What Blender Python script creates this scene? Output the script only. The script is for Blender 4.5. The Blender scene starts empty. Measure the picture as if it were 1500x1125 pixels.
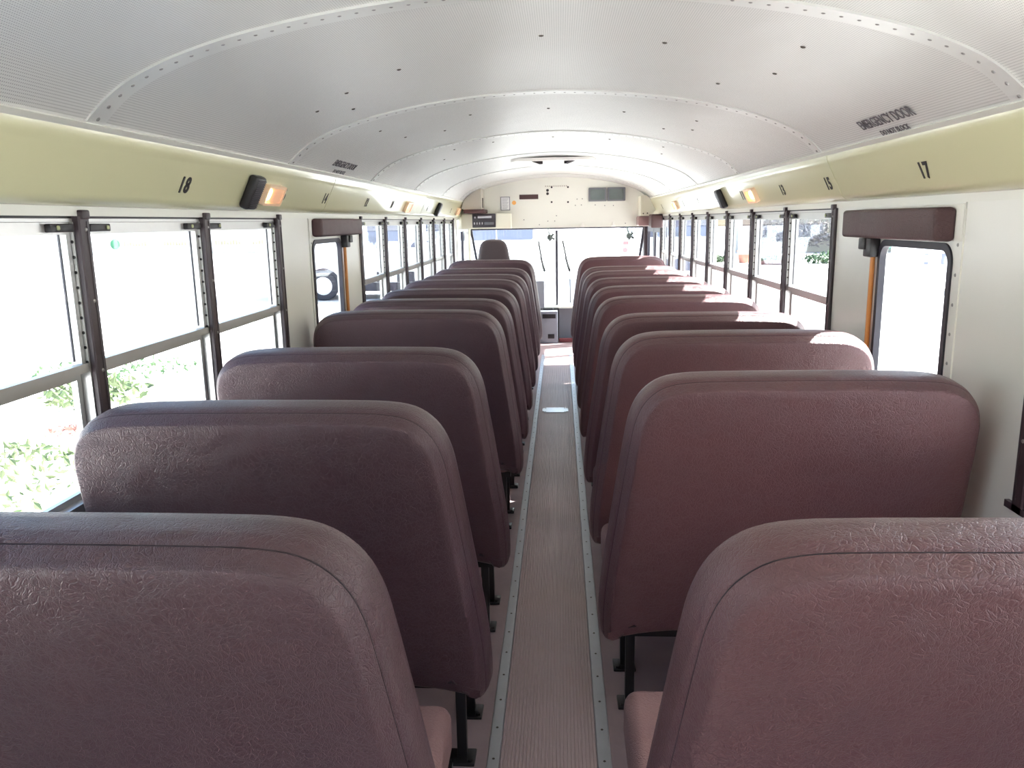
import bpy, bmesh, math, random
from mathutils import Vector, Matrix
random.seed(7)
SC = bpy.context.scene
COL = SC.collection
PI = math.pi

# ------------------------------------------------------------------ materials
def new_mat(name):
    m = bpy.data.materials.new(name); m.use_nodes = True
    nt = m.node_tree; b = nt.nodes['Principled BSDF']
    return m, nt, b
def srgb(r, g, b):
    f = lambda c: (c/255/12.92) if c/255 <= .04045 else ((c/255+.055)/1.055)**2.4
    return (f(r), f(g), f(b), 1)
def setp(b, **k):
    names = dict(color='Base Color', rough='Roughness', metal='Metallic', coat='Coat Weight', coatr='Coat Roughness',
                 spec='Specular IOR Level', aniso='Anisotropic', em='Emission Color', ems='Emission Strength', trans='Transmission Weight', ior='IOR', alpha='Alpha')
    for a, v in k.items(): b.inputs[names[a]].default_value = v
def simple(name, col, rough=.5, metal=0, bump=0, bscale=200, var=0, vscale=6, **k):
    m, nt, b = new_mat(name); setp(b, color=srgb(*col), rough=rough, metal=metal, **k)
    L = nt.links.new; N = nt.nodes.new
    tc = N('ShaderNodeTexCoord')
    if var:
        n = N('ShaderNodeTexNoise'); n.inputs['Scale'].default_value = vscale; n.inputs['Detail'].default_value = 5
        L(tc.outputs['Object'], n.inputs['Vector'])
        mx = N('ShaderNodeMixRGB'); c = srgb(*col)
        mx.inputs[1].default_value = (c[0]*(1-var), c[1]*(1-var), c[2]*(1-var), 1)
        mx.inputs[2].default_value = (min(1, c[0]*(1+var)), min(1, c[1]*(1+var)), min(1, c[2]*(1+var)), 1)
        L(n.outputs['Fac'], mx.inputs[0]); L(mx.outputs[0], b.inputs['Base Color'])
    if bump:
        n = N('ShaderNodeTexNoise'); n.inputs['Scale'].default_value = bscale; n.inputs['Detail'].default_value = 4
        L(tc.outputs['Object'], n.inputs['Vector'])
        bp = N('ShaderNodeBump'); bp.inputs['Strength'].default_value = bump; bp.inputs['Distance'].default_value = .002
        L(n.outputs['Fac'], bp.inputs['Height']); L(bp.outputs['Normal'], b.inputs['Normal'])
    return m

def vinyl(name, col, rough=.5, worn=.25):
    m, nt, b = new_mat(name); L = nt.links.new; N = nt.nodes.new
    setp(b, rough=rough, spec=.5)
    tc = N('ShaderNodeTexCoord'); info = N('ShaderNodeObjectInfo')
    # stretch so creases run irregularly
    add = N('ShaderNodeVectorMath'); add.operation = 'ADD'
    L(tc.outputs['Object'], add.inputs[0]); L(info.outputs['Location'], add.inputs[1])
    warp = N('ShaderNodeTexNoise'); warp.inputs['Scale'].default_value = 14; warp.inputs['Detail'].default_value = 3
    L(add.outputs[0], warp.inputs['Vector'])
    mv = N('ShaderNodeMixRGB'); mv.inputs[0].default_value = .06; L(add.outputs[0], mv.inputs[1]); L(warp.outputs['Color'], mv.inputs[2])
    v1 = N('ShaderNodeTexVoronoi'); v1.feature = 'DISTANCE_TO_EDGE'; v1.inputs['Scale'].default_value = 100
    L(mv.outputs[0], v1.inputs['Vector'])
    v2 = N('ShaderNodeTexVoronoi'); v2.feature = 'DISTANCE_TO_EDGE'; v2.inputs['Scale'].default_value = 300
    L(mv.outputs[0], v2.inputs['Vector'])
    n1 = N('ShaderNodeTexNoise'); n1.inputs['Scale'].default_value = 3.5; n1.inputs['Detail'].default_value = 6
    L(add.outputs[0], n1.inputs['Vector'])
    r1 = N('ShaderNodeMapRange'); r1.inputs['From Max'].default_value = .12; L(v1.outputs['Distance'], r1.inputs['Value'])
    r2 = N('ShaderNodeMapRange'); r2.inputs['From Max'].default_value = .2; L(v2.outputs['Distance'], r2.inputs['Value'])
    sm = N('ShaderNodeMath'); sm.operation = 'MULTIPLY_ADD'; sm.inputs[1].default_value = .5; L(r2.outputs[0], sm.inputs[0]); L(r1.outputs[0], sm.inputs[2])
    bp = N('ShaderNodeBump'); bp.inputs['Strength'].default_value = .6; bp.inputs['Distance'].default_value = .0011
    L(sm.outputs[0], bp.inputs['Height'])
    bp2 = N('ShaderNodeBump'); bp2.inputs['Strength'].default_value = .5; bp2.inputs['Distance'].default_value = .012
    n3 = N('ShaderNodeTexNoise'); n3.inputs['Scale'].default_value = 5; n3.inputs['Detail'].default_value = 2; L(add.outputs[0], n3.inputs['Vector'])
    L(n3.outputs['Fac'], bp2.inputs['Height']); L(bp2.outputs['Normal'], bp.inputs['Normal'])
    L(bp.outputs['Normal'], b.inputs['Normal'])
    c = srgb(*col)
    mx = N('ShaderNodeMixRGB'); mx.inputs[1].default_value = (c[0]*.84, c[1]*.84, c[2]*.86, 1)
    mx.inputs[2].default_value = (c[0]*1.18, c[1]*1.14, c[2]*1.12, 1)
    L(n1.outputs['Fac'], mx.inputs[0])
    L(mx.outputs[0], b.inputs['Base Color'])
    rr = N('ShaderNodeMapRange'); rr.inputs['To Min'].default_value = rough-.07; rr.inputs['To Max'].default_value = rough+.08
    L(n1.outputs['Fac'], rr.inputs['Value']); L(rr.outputs[0], b.inputs['Roughness'])
    return m

def ceiling_mat():
    m, nt, b = new_mat('perforated_ceiling_sheet'); L = nt.links.new; N = nt.nodes.new
    setp(b, metal=.34, rough=.40, spec=.25)
    tc = N('ShaderNodeTexCoord'); sep = N('ShaderNodeSeparateXYZ'); L(tc.outputs['Object'], sep.inputs[0])
    def cell(out, p):
        d = N('ShaderNodeMath'); d.operation = 'DIVIDE'; d.inputs[1].default_value = p; L(out, d.inputs[0])
        f = N('ShaderNodeMath'); f.operation = 'FRACT'; L(d.outputs[0], f.inputs[0])
        s = N('ShaderNodeMath'); s.operation = 'SUBTRACT'; s.inputs[1].default_value = .5; L(f.outputs[0], s.inputs[0])
        q = N('ShaderNodeMath'); q.operation = 'MULTIPLY'; L(s.outputs[0], q.inputs[0]); L(s.outputs[0], q.inputs[1])
        return q.outputs[0]
    a = cell(sep.outputs['X'], .0058); c = cell(sep.outputs['Y'], .0058)
    s = N('ShaderNodeMath'); s.operation = 'ADD'; L(a, s.inputs[0]); L(c, s.inputs[1])
    lt = N('ShaderNodeMath'); lt.operation = 'LESS_THAN'; lt.inputs[1].default_value = .045; L(s.outputs[0], lt.inputs[0])
    mx = N('ShaderNodeMixRGB'); mx.inputs[1].default_value = srgb(214, 214, 210); mx.inputs[2].default_value = srgb(156, 156, 153)
    L(lt.outputs[0], mx.inputs[0]); L(mx.outputs[0], b.inputs['Base Color'])
    n = N('ShaderNodeTexNoise'); n.inputs['Scale'].default_value = 1.0; n.inputs['Detail'].default_value = 2
    mp = N('ShaderNodeMapping'); mp.inputs['Scale'].default_value = (3.2, 1.3, 1); L(tc.outputs['Object'], mp.inputs[0]); L(mp.outputs[0], n.inputs['Vector'])
    bp = N('ShaderNodeBump'); bp.inputs['Strength'].default_value = .55; bp.inputs['Distance'].default_value = .03
    L(n.outputs['Fac'], bp.inputs['Height'])
    n2 = N('ShaderNodeTexNoise'); n2.inputs['Scale'].default_value = 1; n2.inputs['Detail'].default_value = 3
    mp2 = N('ShaderNodeMapping'); mp2.inputs['Scale'].default_value = (3, 90, 1); L(tc.outputs['Object'], mp2.inputs[0]); L(mp2.outputs[0], n2.inputs['Vector'])
    bp2 = N('ShaderNodeBump'); bp2.inputs['Strength'].default_value = .12; bp2.inputs['Distance'].default_value = .002
    L(n2.outputs['Fac'], bp2.inputs['Height']); L(bp.outputs['Normal'], bp2.inputs['Normal']); L(bp2.outputs['Normal'], b.inputs['Normal'])
    return m

def glass_mat(name='window_glass', tint=(.97, .985, .98), f=1.0):
    m = bpy.data.materials.new(name); m.use_nodes = True; nt = m.node_tree; nt.nodes.clear()
    N = nt.nodes.new; L = nt.links.new
    o = N('ShaderNodeOutputMaterial'); mx = N('ShaderNodeMixShader'); t = N('ShaderNodeBsdfTransparent'); g = N('ShaderNodeBsdfGlossy')
    t.inputs[0].default_value = (*tint, 1); g.inputs['Roughness'].default_value = .01
    lw = N('ShaderNodeLayerWeight'); pw = N('ShaderNodeMath'); pw.operation = 'POWER'; pw.inputs[1].default_value = 4.5
    ma = N('ShaderNodeMath'); ma.operation = 'MULTIPLY_ADD'; ma.inputs[1].default_value = .6; ma.inputs[2].default_value = .03
    L(lw.outputs['Facing'], pw.inputs[0]); L(pw.outputs[0], ma.inputs[0])
    L(ma.outputs[0], mx.inputs[0]); L(t.outputs[0], mx.inputs[1]); L(g.outputs[0], mx.inputs[2]); L(mx.outputs[0], o.inputs['Surface'])
    return m

M = {}
M['vinyl'] = vinyl('maroon_seat_vinyl', (80, 57, 62), .37)
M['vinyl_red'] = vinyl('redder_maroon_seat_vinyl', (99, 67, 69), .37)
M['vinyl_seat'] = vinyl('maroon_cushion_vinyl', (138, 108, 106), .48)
M['vinyl_dark'] = vinyl('dark_maroon_pad_vinyl', (72, 46, 46), .5)
M['vinyl_driver'] = vinyl('dark_driver_seat_vinyl', (60, 50, 54), .5)
M['seam'] = simple('dark_seam_thread', (48, 34, 40), .8)
M['ceiling'] = ceiling_mat()
M['rib'] = simple('ceiling_rib_metal', (216, 217, 213), .34, .4, var=.04, vscale=4)
M['rivet'] = simple('rivet_metal', (150, 148, 145), .35, .7)
M['rivet_dark'] = simple('dark_screw_metal', (92, 86, 78), .45, .6)
M['trim'] = simple('cove_edge_metal', (214, 214, 204), .35, .35)
M['cove'] = simple('cream_yellow_cove_paint', (200, 198, 160), .3, 0, bump=.08, bscale=2.5, coat=.6, coatr=.09)
M['header'] = simple('window_header_paint', (216, 216, 206), .4)
M['wall'] = simple('cream_wall_panel_paint', (218, 218, 210), .35, 0, bump=.1, bscale=3, var=.03, vscale=3, coat=.2, coatr=.2)
M['bulkhead'] = simple('cream_bulkhead_paint', (230, 230, 220), .4, 0, var=.03, vscale=4)
M['cream_box'] = simple('cream_housing_paint', (226, 224, 206), .4)
M['cream_grey'] = simple('cream_grey_cabinet_paint', (188, 182, 170), .45)
M['post'] = simple('dark_brown_window_post', (60, 49, 53), .42, .1)
M['alu'] = simple('aluminium_window_frame', (196, 196, 194), .32, .7, var=.04, vscale=20)
M['alu_strip'] = simple('aluminium_aisle_strip', (196, 200, 204), .38, .8, var=.08, vscale=12)
M['black'] = simple('black_plastic', (30, 28, 30), .45)
M['rubber'] = simple('dark_rubber_gasket', (44, 42, 52), .5)
M['tab'] = simple('yellow_green_latch_tab', (170, 176, 130), .5)
M['hole'] = simple('dark_hole', (50, 48, 48), .9)
M['steel'] = simple('black_seat_leg_steel', (34, 32, 33), .35, .3)
M['floor'] = simple('mauve_brown_rubber_floor', (158, 138, 139), .45, 0, bump=.3, bscale=60, var=.22, vscale=7)
M['mat'] = simple('ribbed_brown_rubber', (190, 171, 168), .42, 0, var=.16, vscale=4)
M['mat_base'] = simple('ribbed_mat_groove', (50, 42, 41), .6, 0)
M['glass'] = glass_mat()
M['glass_front'] = glass_mat('windshield_glass', (.95, .98, .97))
M['decal'] = simple('black_decal_vinyl', (32, 28, 26), .6)
M['decal_faded'] = simple('faded_sticker_ink', (84, 80, 84), .6)
M['orange'] = simple('amber_release_bar_paint', (206, 134, 66), .4)
M['grey'] = simple('grey_cabinet_paint', (128, 130, 138), .5)
M['grey_dark'] = simple('dark_grey_kick_panel', (112, 114, 120), .6)
M['white'] = simple('white_plastic', (236, 234, 228), .45)
M['radio'] = simple('dark_radio_face', (58, 54, 60), .4)
M['silver'] = simple('silver_button', (190, 190, 196), .3, .4)
M['screen'] = simple('grey_green_display_film', (98, 110, 108), .18, 0, bump=.9, bscale=22, coat=1, coatr=.05)
M['paper'] = simple('white_paper', (232, 232, 232), .8)
M['dot'] = simple('orange_round_sticker', (238, 176, 96), .6)
M['pink'] = simple('pink_tag_paper', (232, 160, 168), .7)
M['fan'] = simple('dark_green_fan_plastic', (62, 76, 72), .5)
M['maroonpanel'] = simple('maroon_rail', (120, 60, 62), .5)
M['asphalt'] = simple('pale_concrete_yard', (212, 210, 206), .9, 0, var=.06, vscale=.5)
M['lawn_dirt'] = simple('pale_dry_soil', (236, 230, 222), .95, 0, var=.12, vscale=3)
M['white_paint'] = simple('white_bus_paint', (240, 240, 238), .3, 0, coat=.3, coatr=.1)
M['bus_glass'] = simple('dark_bus_window', (98, 104, 122), .2)
M['tyre'] = simple('black_tyre_rubber', (46, 48, 54), .8)
M['hub'] = simple('pale_wheel_hub', (205, 205, 205), .4, .2)
M['under'] = simple('dark_underbody', (60, 60, 66), .8)
M['leaf'] = simple('green_leaves', (84, 100, 66), .6, 0, var=.4, vscale=8)
M['leaf_dark'] = simple('dark_ivy_leaves', (58, 88, 52), .6, 0, var=.4, vscale=8)
M['twig'] = simple('grey_vine_twigs', (158, 152, 150), .8, 0, var=.3, vscale=8)
M['mulch'] = simple('red_brown_mulch', (150, 112, 104), .9, 0, var=.3, vscale=10)
M['bark'] = simple('grey_brown_bark', (112, 98, 90), .9, 0, bump=.6, bscale=20, var=.2, vscale=10)
M['wallstone'] = simple('pale_retaining_wall', (226, 222, 212), .9, 0, var=.06, vscale=2)
M['gate'] = simple('green_gate_paint', (70, 120, 104), .5)
M['yellow'] = simple('orange_vehicle_paint', (226, 150, 60), .4)
M['bucket'] = simple('terracotta_planter', (206, 142, 118), .7)
M['sign_green'] = simple('green_sign_disc', (60, 130, 90), .6)
M['sign_tan'] = simple('tan_sign_lettering', (170, 160, 130), .7)

def emis(name, col, s, base=(250, 220, 180)):
    m, nt, b = new_mat(name); setp(b, color=srgb(*base), rough=.4, em=srgb(*col), ems=s); return m
M['bulb'] = emis('lit_warm_dome_bulb', (255, 214, 150), 9)
def lens_mat():
    m = bpy.data.materials.new('clear_lamp_lens'); m.use_nodes = True; nt = m.node_tree; nt.nodes.clear()
    N = nt.nodes.new; L = nt.links.new
    o = N('ShaderNodeOutputMaterial'); mx = N('ShaderNodeMixShader'); mx.inputs[0].default_value = .45
    t = N('ShaderNodeBsdfTransparent'); g = N('ShaderNodeBsdfPrincipled'); g.inputs['Base Color'].default_value = srgb(250, 222, 196); g.inputs['Roughness'].default_value = .3
    L(t.outputs[0], mx.inputs[1]); L(g.outputs[0], mx.inputs[2]); L(mx.outputs[0], o.inputs['Surface']); return m
M['lens'] = lens_mat()
M['bezel'] = simple('peach_lamp_bezel', (240, 206, 172), .35)

# ------------------------------------------------------------------ mesh helpers
class MB:
    def __init__(s): s.v = []; s.f = []
    def add(s, vs, fs):
        n = len(s.v); s.v += [tuple(p) for p in vs]; s.f += [tuple(i+n for i in f) for f in fs]; return s
    def box(s, x0, x1, y0, y1, z0, z1):
        return s.add([(x0,y0,z0),(x1,y0,z0),(x1,y1,z0),(x0,y1,z0),(x0,y0,z1),(x1,y0,z1),(x1,y1,z1),(x0,y1,z1)],
                     [(0,3,2,1),(4,5,6,7),(0,1,5,4),(1,2,6,5),(2,3,7,6),(3,0,4,7)])
    def rbox(s, x0, x1, y0, y1, z0, z1, r=.01, seg=3):
        bm = bmesh.new(); bmesh.ops.create_cube(bm, size=1)
        for v in bm.verts: v.co = Vector(((x0+x1)/2+v.co.x*(x1-x0), (y0+y1)/2+v.co.y*(y1-y0), (z0+z1)/2+v.co.z*(z1-z0)))
        bmesh.ops.bevel(bm, geom=list(bm.edges), offset=r, segments=seg, profile=.5, affect='EDGES')
        bm.verts.index_update()
        s.add([v.co[:] for v in bm.verts], [[v.index for v in f.verts] for f in bm.faces]); bm.free(); return s
    def prism(s, poly, axis, a, b):
        # poly: 2-D loop in the two other axes (cyclic order), extruded a..b on axis
        def P(p, t):
            return {'x': (t, p[0], p[1]), 'y': (p[0], t, p[1]), 'z': (p[0], p[1], t)}[axis]
        n = len(poly); vs = [P(p, a) for p in poly]+[P(p, b) for p in poly]
        fs = [(i, (i+1) % n, n+(i+1) % n, n+i) for i in range(n)]+[tuple(range(n-1, -1, -1)), tuple(range(n, 2*n))]
        return s.add(vs, fs)
    def tube(s, pts, r, n=8, closed=False):
        pts = [Vector(p) for p in pts]; m = len(pts); vs = []; fs = []; prev = None
        for i, p in enumerate(pts):
            if closed: t = pts[(i+1) % m]-pts[i-1]
            else: t = pts[min(i+1, m-1)]-pts[max(i-1, 0)]
            t.normalize()
            if prev is None:
                u = t.orthogonal().normalized()
            else:
                u = (prev-t*prev.dot(t)).normalized()
            prev = u; w = t.cross(u); rr = r[i] if isinstance(r, (list, tuple)) else r
            vs += [p+(u*math.cos(2*PI*k/n)+w*math.sin(2*PI*k/n))*rr for k in range(n)]
        last = m if closed else m-1
        for i in range(last):
            j = (i+1) % m
            for k in range(n): fs.append((i*n+k, i*n+(k+1) % n, j*n+(k+1) % n, j*n+k))
        if not closed: fs += [tuple(range(n-1, -1, -1)), tuple(range((m-1)*n, m*n))]
        return s.add([v[:] for v in vs], fs)
    def dome(s, c, nrm, r, h=None, n=8):
        c = Vector(c); z = Vector(nrm).normalized(); u = z.orthogonal().normalized(); w = z.cross(u); h = h or r*.6
        vs = []
        for rr, hh in ((1, 0), (.75, .65)):
            vs += [(c+(u*math.cos(2*PI*k/n)+w*math.sin(2*PI*k/n))*r*rr+z*h*hh)[:] for k in range(n)]
        vs.append((c+z*h)[:])
        fs = [(k, (k+1) % n, n+(k+1) % n, n+k) for k in range(n)]+[(n+k, n+(k+1) % n, 2*n) for k in range(n)]
        fs.append(tuple(range(n-1, -1, -1)))
        return s.add(vs, fs)
    def lathe(s, c, axis, prof, n=24):
        # prof: list of (radius, distance along axis)
        c = Vector(c); z = Vector(axis).normalized(); u = z.orthogonal().normalized(); w = z.cross(u); vs = []; fs = []
        for (r, d) in prof: vs += [(c+z*d+(u*math.cos(2*PI*k/n)+w*math.sin(2*PI*k/n))*r)[:] for k in range(n)]
        for i in range(len(prof)-1):
            for k in range(n): fs.append((i*n+k, i*n+(k+1) % n, (i+1)*n+(k+1) % n, (i+1)*n+k))
        fs += [tuple(range(n-1, -1, -1)), tuple(range((len(prof)-1)*n, len(prof)*n))]
        return s.add(vs, fs)
    def mesh(s, name, mat, smooth=None):
        me = bpy.data.meshes.new(name); me.from_pydata(s.v, [], s.f)
        bm = bmesh.new(); bm.from_mesh(me); bmesh.ops.recalc_face_normals(bm, faces=bm.faces); bm.to_mesh(me); bm.free()
        me.materials.append(mat)
        if smooth is not None:
            me.polygons.foreach_set('use_smooth', [True]*len(me.polygons))
            me.set_sharp_from_angle(angle=math.radians(smooth))
        me.update(); return me
    def build(s, name, mat, parent=None, smooth=35):
        o = bpy.data.objects.new(name, s.mesh(name, mat, smooth)); COL.objects.link(o)
        if parent is not None:
            o.parent = parent; o.matrix_parent_inverse = Matrix()
            if parent.get('_ofs'):
                pass
        return o
def tag(o, label, cat=None, group=None, kind=None):
    o['label'] = label
    if cat: o['category'] = cat
    if group: o['group'] = group
    if kind: o['kind'] = kind
    return o
def empty(name, loc=(0, 0, 0)):
    o = bpy.data.objects.new(name, None); o.empty_display_size = .05; o.location = loc; COL.objects.link(o); return o
def copy_tree(o, parent=None):
    c = o.copy(); COL.objects.link(c)
    if parent is not None: c.parent = parent
    for ch in list(o.children): copy_tree(ch, c)
    return c
def rrect(y0, y1, z0, z1, r, n=6):
    pts = []
    for cy, cz, a0 in ((y1-r, z1-r, 0), (y0+r, z1-r, 90), (y0+r, z0+r, 180), (y1-r, z0+r, 270)):
        for k in range(n+1):
            a = math.radians(a0+90*k/n); pts.append((cy+r*math.cos(a), cz+r*math.sin(a)))
    return pts
def ring_x(mb, outer, inner, x0, x1):
    """frame between two loops of equal length in the yz plane, from x0 to x1"""
    n = len(outer)
    vs = [(x0, *p) for p in outer]+[(x0, *p) for p in inner]+[(x1, *p) for p in outer]+[(x1, *p) for p in inner]
    fs = []
    for i in range(n):
        j = (i+1) % n
        fs += [(i, j, n+j, n+i), (2*n+i, 3*n+i, 3*n+j, 2*n+j), (i, 2*n+i, 2*n+j, j), (n+i, n+j, 3*n+j, 3*n+i)]
    return mb.add(vs, fs)
def rect_match(loop, y0, y1, z0, z1):
    """project a loop radially onto a rectangle"""
    cy = sum(p[0] for p in loop)/len(loop); cz = sum(p[1] for p in loop)/len(loop); out = []
    best = {}
    for p in loop:
        dy, dz = p[0]-cy, p[1]-cz
        t = min(((y1-cy)/dy if dy > 0 else (y0-cy)/dy) if dy else 1e9, ((z1-cz)/dz if dz > 0 else (z0-cz)/dz) if dz else 1e9)
        out.append([cy+dy*t, cz+dz*t])
    for c in ((y0, z0), (y0, z1), (y1, z0), (y1, z1)):
        i = min(range(len(out)), key=lambda k: (out[k][0]-c[0])**2+(out[k][1]-c[1])**2); out[i] = list(c)
    return [tuple(p) for p in out]

# ------------------------------------------------------------------ key dimensions (metres; bus axis = +Y, floor z = 0)
W = 1.165            # inner face of the side walls
T = .045            # wall thickness
G0, GS = 1.974, .711
grid = lambda i: G0+GS*i
YR, YF = -.75, 9.5  # rear wall, front bulkhead
YW = 10.85          # windshield
ZC = 2.098          # ceiling crown
SILL, HEAD = .908, 1.635
prof = [(0, 2.0985), (.1, 2.096), (.2, 2.0905), (.32, 2.0795), (.43, 2.066), (.54, 2.0495), (.65, 2.028), (.74, 2.0065), (.83, 1.979), (.9, 1.951),
        (.95, 1.925), (.985, 1.901), (1.015, 1.875), (1.035, 1.856), (1.05, 1.839)]
PR = [(-x, z) for x, z in reversed(prof[1:])]+prof
def ceil_z(x):
    x = abs(x)
    for (a, za), (b, zb) in zip(prof, prof[1:]):
        if a <= x <= b: return za+(zb-za)*(x-a)/(b-a)
    return prof[-1][1]
def ceil_n(x):
    d = (ceil_z(abs(x)+.01)-ceil_z(max(0, abs(x)-.01)))/(.02 if abs(x) >= .01 else .01)
    return Vector((math.copysign(-d, x)*-1 if False else (d if x > 0 else -d), 0, -1)).normalized()

# ceiling skin (inner surface, with an outer roof skin above it)
mb = MB(); fine = []
for (a, za), (b, zb) in zip(PR, PR[1:]):
    for k in range(3): fine.append((a+(b-a)*k/3, za+(zb-za)*k/3))
fine.append(PR[-1])
# smooth the interpolated profile once
for _ in range(3):
    fine = [fine[0]]+[((fine[i-1][0]+2*fine[i][0]+fine[i+1][0])/4, (fine[i-1][1]+2*fine[i][1]+fine[i+1][1])/4) for i in range(1, len(fine)-1)]+[fine[-1]]
ys = [YR+(9.56-YR)*k/30 for k in range(31)]
n = len(fine); vs = []; fs = []
for y in ys: vs += [(x, y, z) for x, z in fine]
for j in range(30):
    for i in range(n-1): fs.append((j*n+i, j*n+i+1, (j+1)*n+i+1, (j+1)*n+i))
mb.add(vs, fs)
ceiling = mb.build('ceiling', M['ceiling']); tag(ceiling, 'curved silver perforated metal ceiling running the length of the bus', 'ceiling', kind='structure')
mb = MB(); hi = [(x*1.13, z+.05) for x, z in fine]; hi = [(-1.2, 1.75)]+hi+[(1.2, 1.75)]
mb.prism(hi+[(x*1.1, z+.035) for x, z in reversed(fine)], 'y', YR-.05, 9.7)
roof = mb.build('roof', M['white_paint']); tag(roof, 'outer roof skin above the curved ceiling', 'roof', kind='structure')

# ceiling ribs with rivets
def rib(idx, y, w, z_off=.004, label=''):
    mb = MB(); lo = [(x, z-z_off-.002*(abs(x) < 1.04)) for x, z in fine]
    mb.prism(lo+[(x, z+.002) for x, z in reversed(fine)], 'y', y-w/2, y+w/2)
    o = mb.build('trim_%d' % idx, M['rib']); tag(o, label, 'ceiling trim', kind='structure')
    # rivets spaced along the arc
    arc = [0]
    for (a, za), (b, zb) in zip(fine, fine[1:]): arc.append(arc[-1]+math.hypot(b-a, zb-za))
    rv = MB(); s = .02
    while s < arc[-1]-.01:
        k = max(i for i in range(len(arc)) if arc[i] <= s); k = min(k, len(fine)-2); t = (s-arc[k])/(arc[k+1]-arc[k])
        x = fine[k][0]+(fine[k+1][0]-fine[k][0])*t; z = fine[k][1]+(fine[k+1][1]-fine[k][1])*t
        tx, tz = fine[k+1][0]-fine[k][0], fine[k+1][1]-fine[k][1]; nn = Vector((tz, 0, -tx)).normalized()
        rv.dome(Vector((x, y-.002, z))+nn*z_off, nn, .0058, .004, 7); s += .0395
    r = rv.build('rivet_row', M['rivet'], o); r['label'] = 'row of grey rivets'
words_ = ['nearest the camera', 'second from the camera', 'third from the camera', 'fourth from the camera', 'fifth from the camera', 'farthest, just before the front bulkhead']
for k, y in enumerate((.46, 1.88, 3.27, 4.69, 6.09, 7.49, 8.85)):
    lab = 'riveted metal rib band across the ceiling, '+(['behind the camera'] + words_)[k]
    rib(k+1, y, .072, label=lab)
# loose screws scattered over the ceiling panels
scr = [(-.66, 1.62+1.1), (-.01, 2.32), (.33, 2.36), (.66, 2.2), (.68, 2.55), (.57, 2.85), (-.45, 2.55), (-.8, 2.55+.3), (-.71, 3.0),
       (-.75, 3.62), (-.71, 4.0), (-.53, 4.1), (-.36, 3.72), (-.01, 3.75), (.33, 3.78), (.65, 3.75), (.68, 4.05), (.56, 4.2), (-.6, 5.0), (-.36, 4.98), (0, 5.0), (.34, 5.0), (.66, 5.0), (-.72, 5.4), (.7, 5.4)]
for k, (x, y) in enumerate(scr):
    m2 = MB(); m2.dome((x, y, ceil_z(x)-.0005), ceil_n(x), .0075, .004, 8)
    o = m2.build('screw', M['rivet_dark']); o.parent = ceiling

# ------------------------------------------------------------------ cove panels, edge trims, headers
for s, nm in ((-1, 'left'), (1, 'right')):
    mb = MB()
    pr = [(1.046, 1.843), (1.052, 1.840), (1.0535, 1.828), (1.048, 1.826), (1.040, 1.838)]
    mb.prism([(s*x, z) for x, z in pr], 'y', YR, YF)
    o = mb.build('trim_%d' % (11 if s < 0 else 12), M['trim']); tag(o, 'long pale metal edge strip between the ceiling and the %s cove' % nm, 'trim', kind='structure')
    mb = MB(); c = [(1.051, 1.829), (1.055, 1.812), (1.060, 1.800), (1.064, 1.793), (1.067, 1.787), (1.071, 1.778), (1.094, 1.7315), (1.1175, 1.684), (1.121, 1.677), (1.130, 1.668), (1.145, 1.660), (1.1655, 1.656)]
    back = [(x+.02, z+.012) for x, z in reversed(c)]
    mb.prism([(s*x, z) for x, z in c+back], 'y', YR, YF)
    o = mb.build('wall_%s_cove' % nm, M['cove'], smooth=50); tag(o, 'cream yellow angled cove panel above the %s windows' % nm, 'cove panel', kind='structure')
    # thin panel joints
    for y in (3.2, 6.1) if s > 0 else (3.95, 6.7):
        j = MB(); j.prism([(s*(x-.0012), z-.0005) for x, z in c]+[(s*(x+.004), z+.003) for x, z in reversed(c)], 'y', y, y+.012)
        q = j.build('joint_strip', M['cove'], o)

def wall_side(s, nm):
    sx = lambda a, b: (min(s*a, s*b), max(s*a, s*b))
    mb = MB()
    mb.box(*sx(W, W+T+.05), YR, 9.12, -.05, SILL-.02)            # lower wall
    mb.box(*sx(W, W+T+.03), YR, YF+.1, HEAD, 1.80)                # above the windows
    open_gap = {-1: (2, 4), 1: (0, 2)}[s]
    for i in range(-4, 11):
        if open_gap[0] <= i < open_gap[1]: continue
        if i in open_gap: continue
        if i == 10: continue
        mb.box(*sx(W+.006, W+T), grid(i)-(.05 if s > 0 and i <= 0 else 0)-.016, grid(i)-(.05 if s > 0 and i <= 0 else 0)+.016, SILL-.02, HEAD)
    mb.box(*sx(W, W+T), YR, grid(-3)-.016, SILL-.02, HEAD)
    if s < 0: mb.box(*sx(W, W+T), grid(10)-.016, 9.42, SILL-.02, HEAD)
    # solid gap panel around the emergency door opening
    y0, y1 = grid(open_gap[0])-.016-(.05 if s > 0 else 0), grid(open_gap[1])+.016
    d0, d1 = DOORS[s][0], DOORS[s][1]
    mb.box(*sx(W, W+T), y0, d0, SILL-.02, HEAD); mb.box(*sx(W, W+T), d1, y1, SILL-.02, HEAD)
    o = mb.build('wall_'+nm, M['wall'], smooth=30); tag(o, 'cream painted %s side wall of the bus with window openings' % nm, 'wall', kind='structure')
    # header rail below the cove
    mb = MB(); mb.box(*sx(W-.004, W+.01), YR, YF, HEAD-.002, 1.657)
    h = mb.build('header_rail', M['header'], o)
    mb = MB(); mb.box(*sx(W-.012, W+.05), YR, grid(open_gap[0]), SILL-.03, SILL-.012)
    mb.box(*sx(W-.012, W+.05), grid(open_gap[1]), 9.1, SILL-.03, SILL-.012)
    mb.build('sill_rail', M['post'], o)
    return o
DOORS = {1: (2.324, 2.975), -1: (3.815, 4.43)}
WL = wall_side(-1, 'left'); WR = wall_side(1, 'right')

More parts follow.
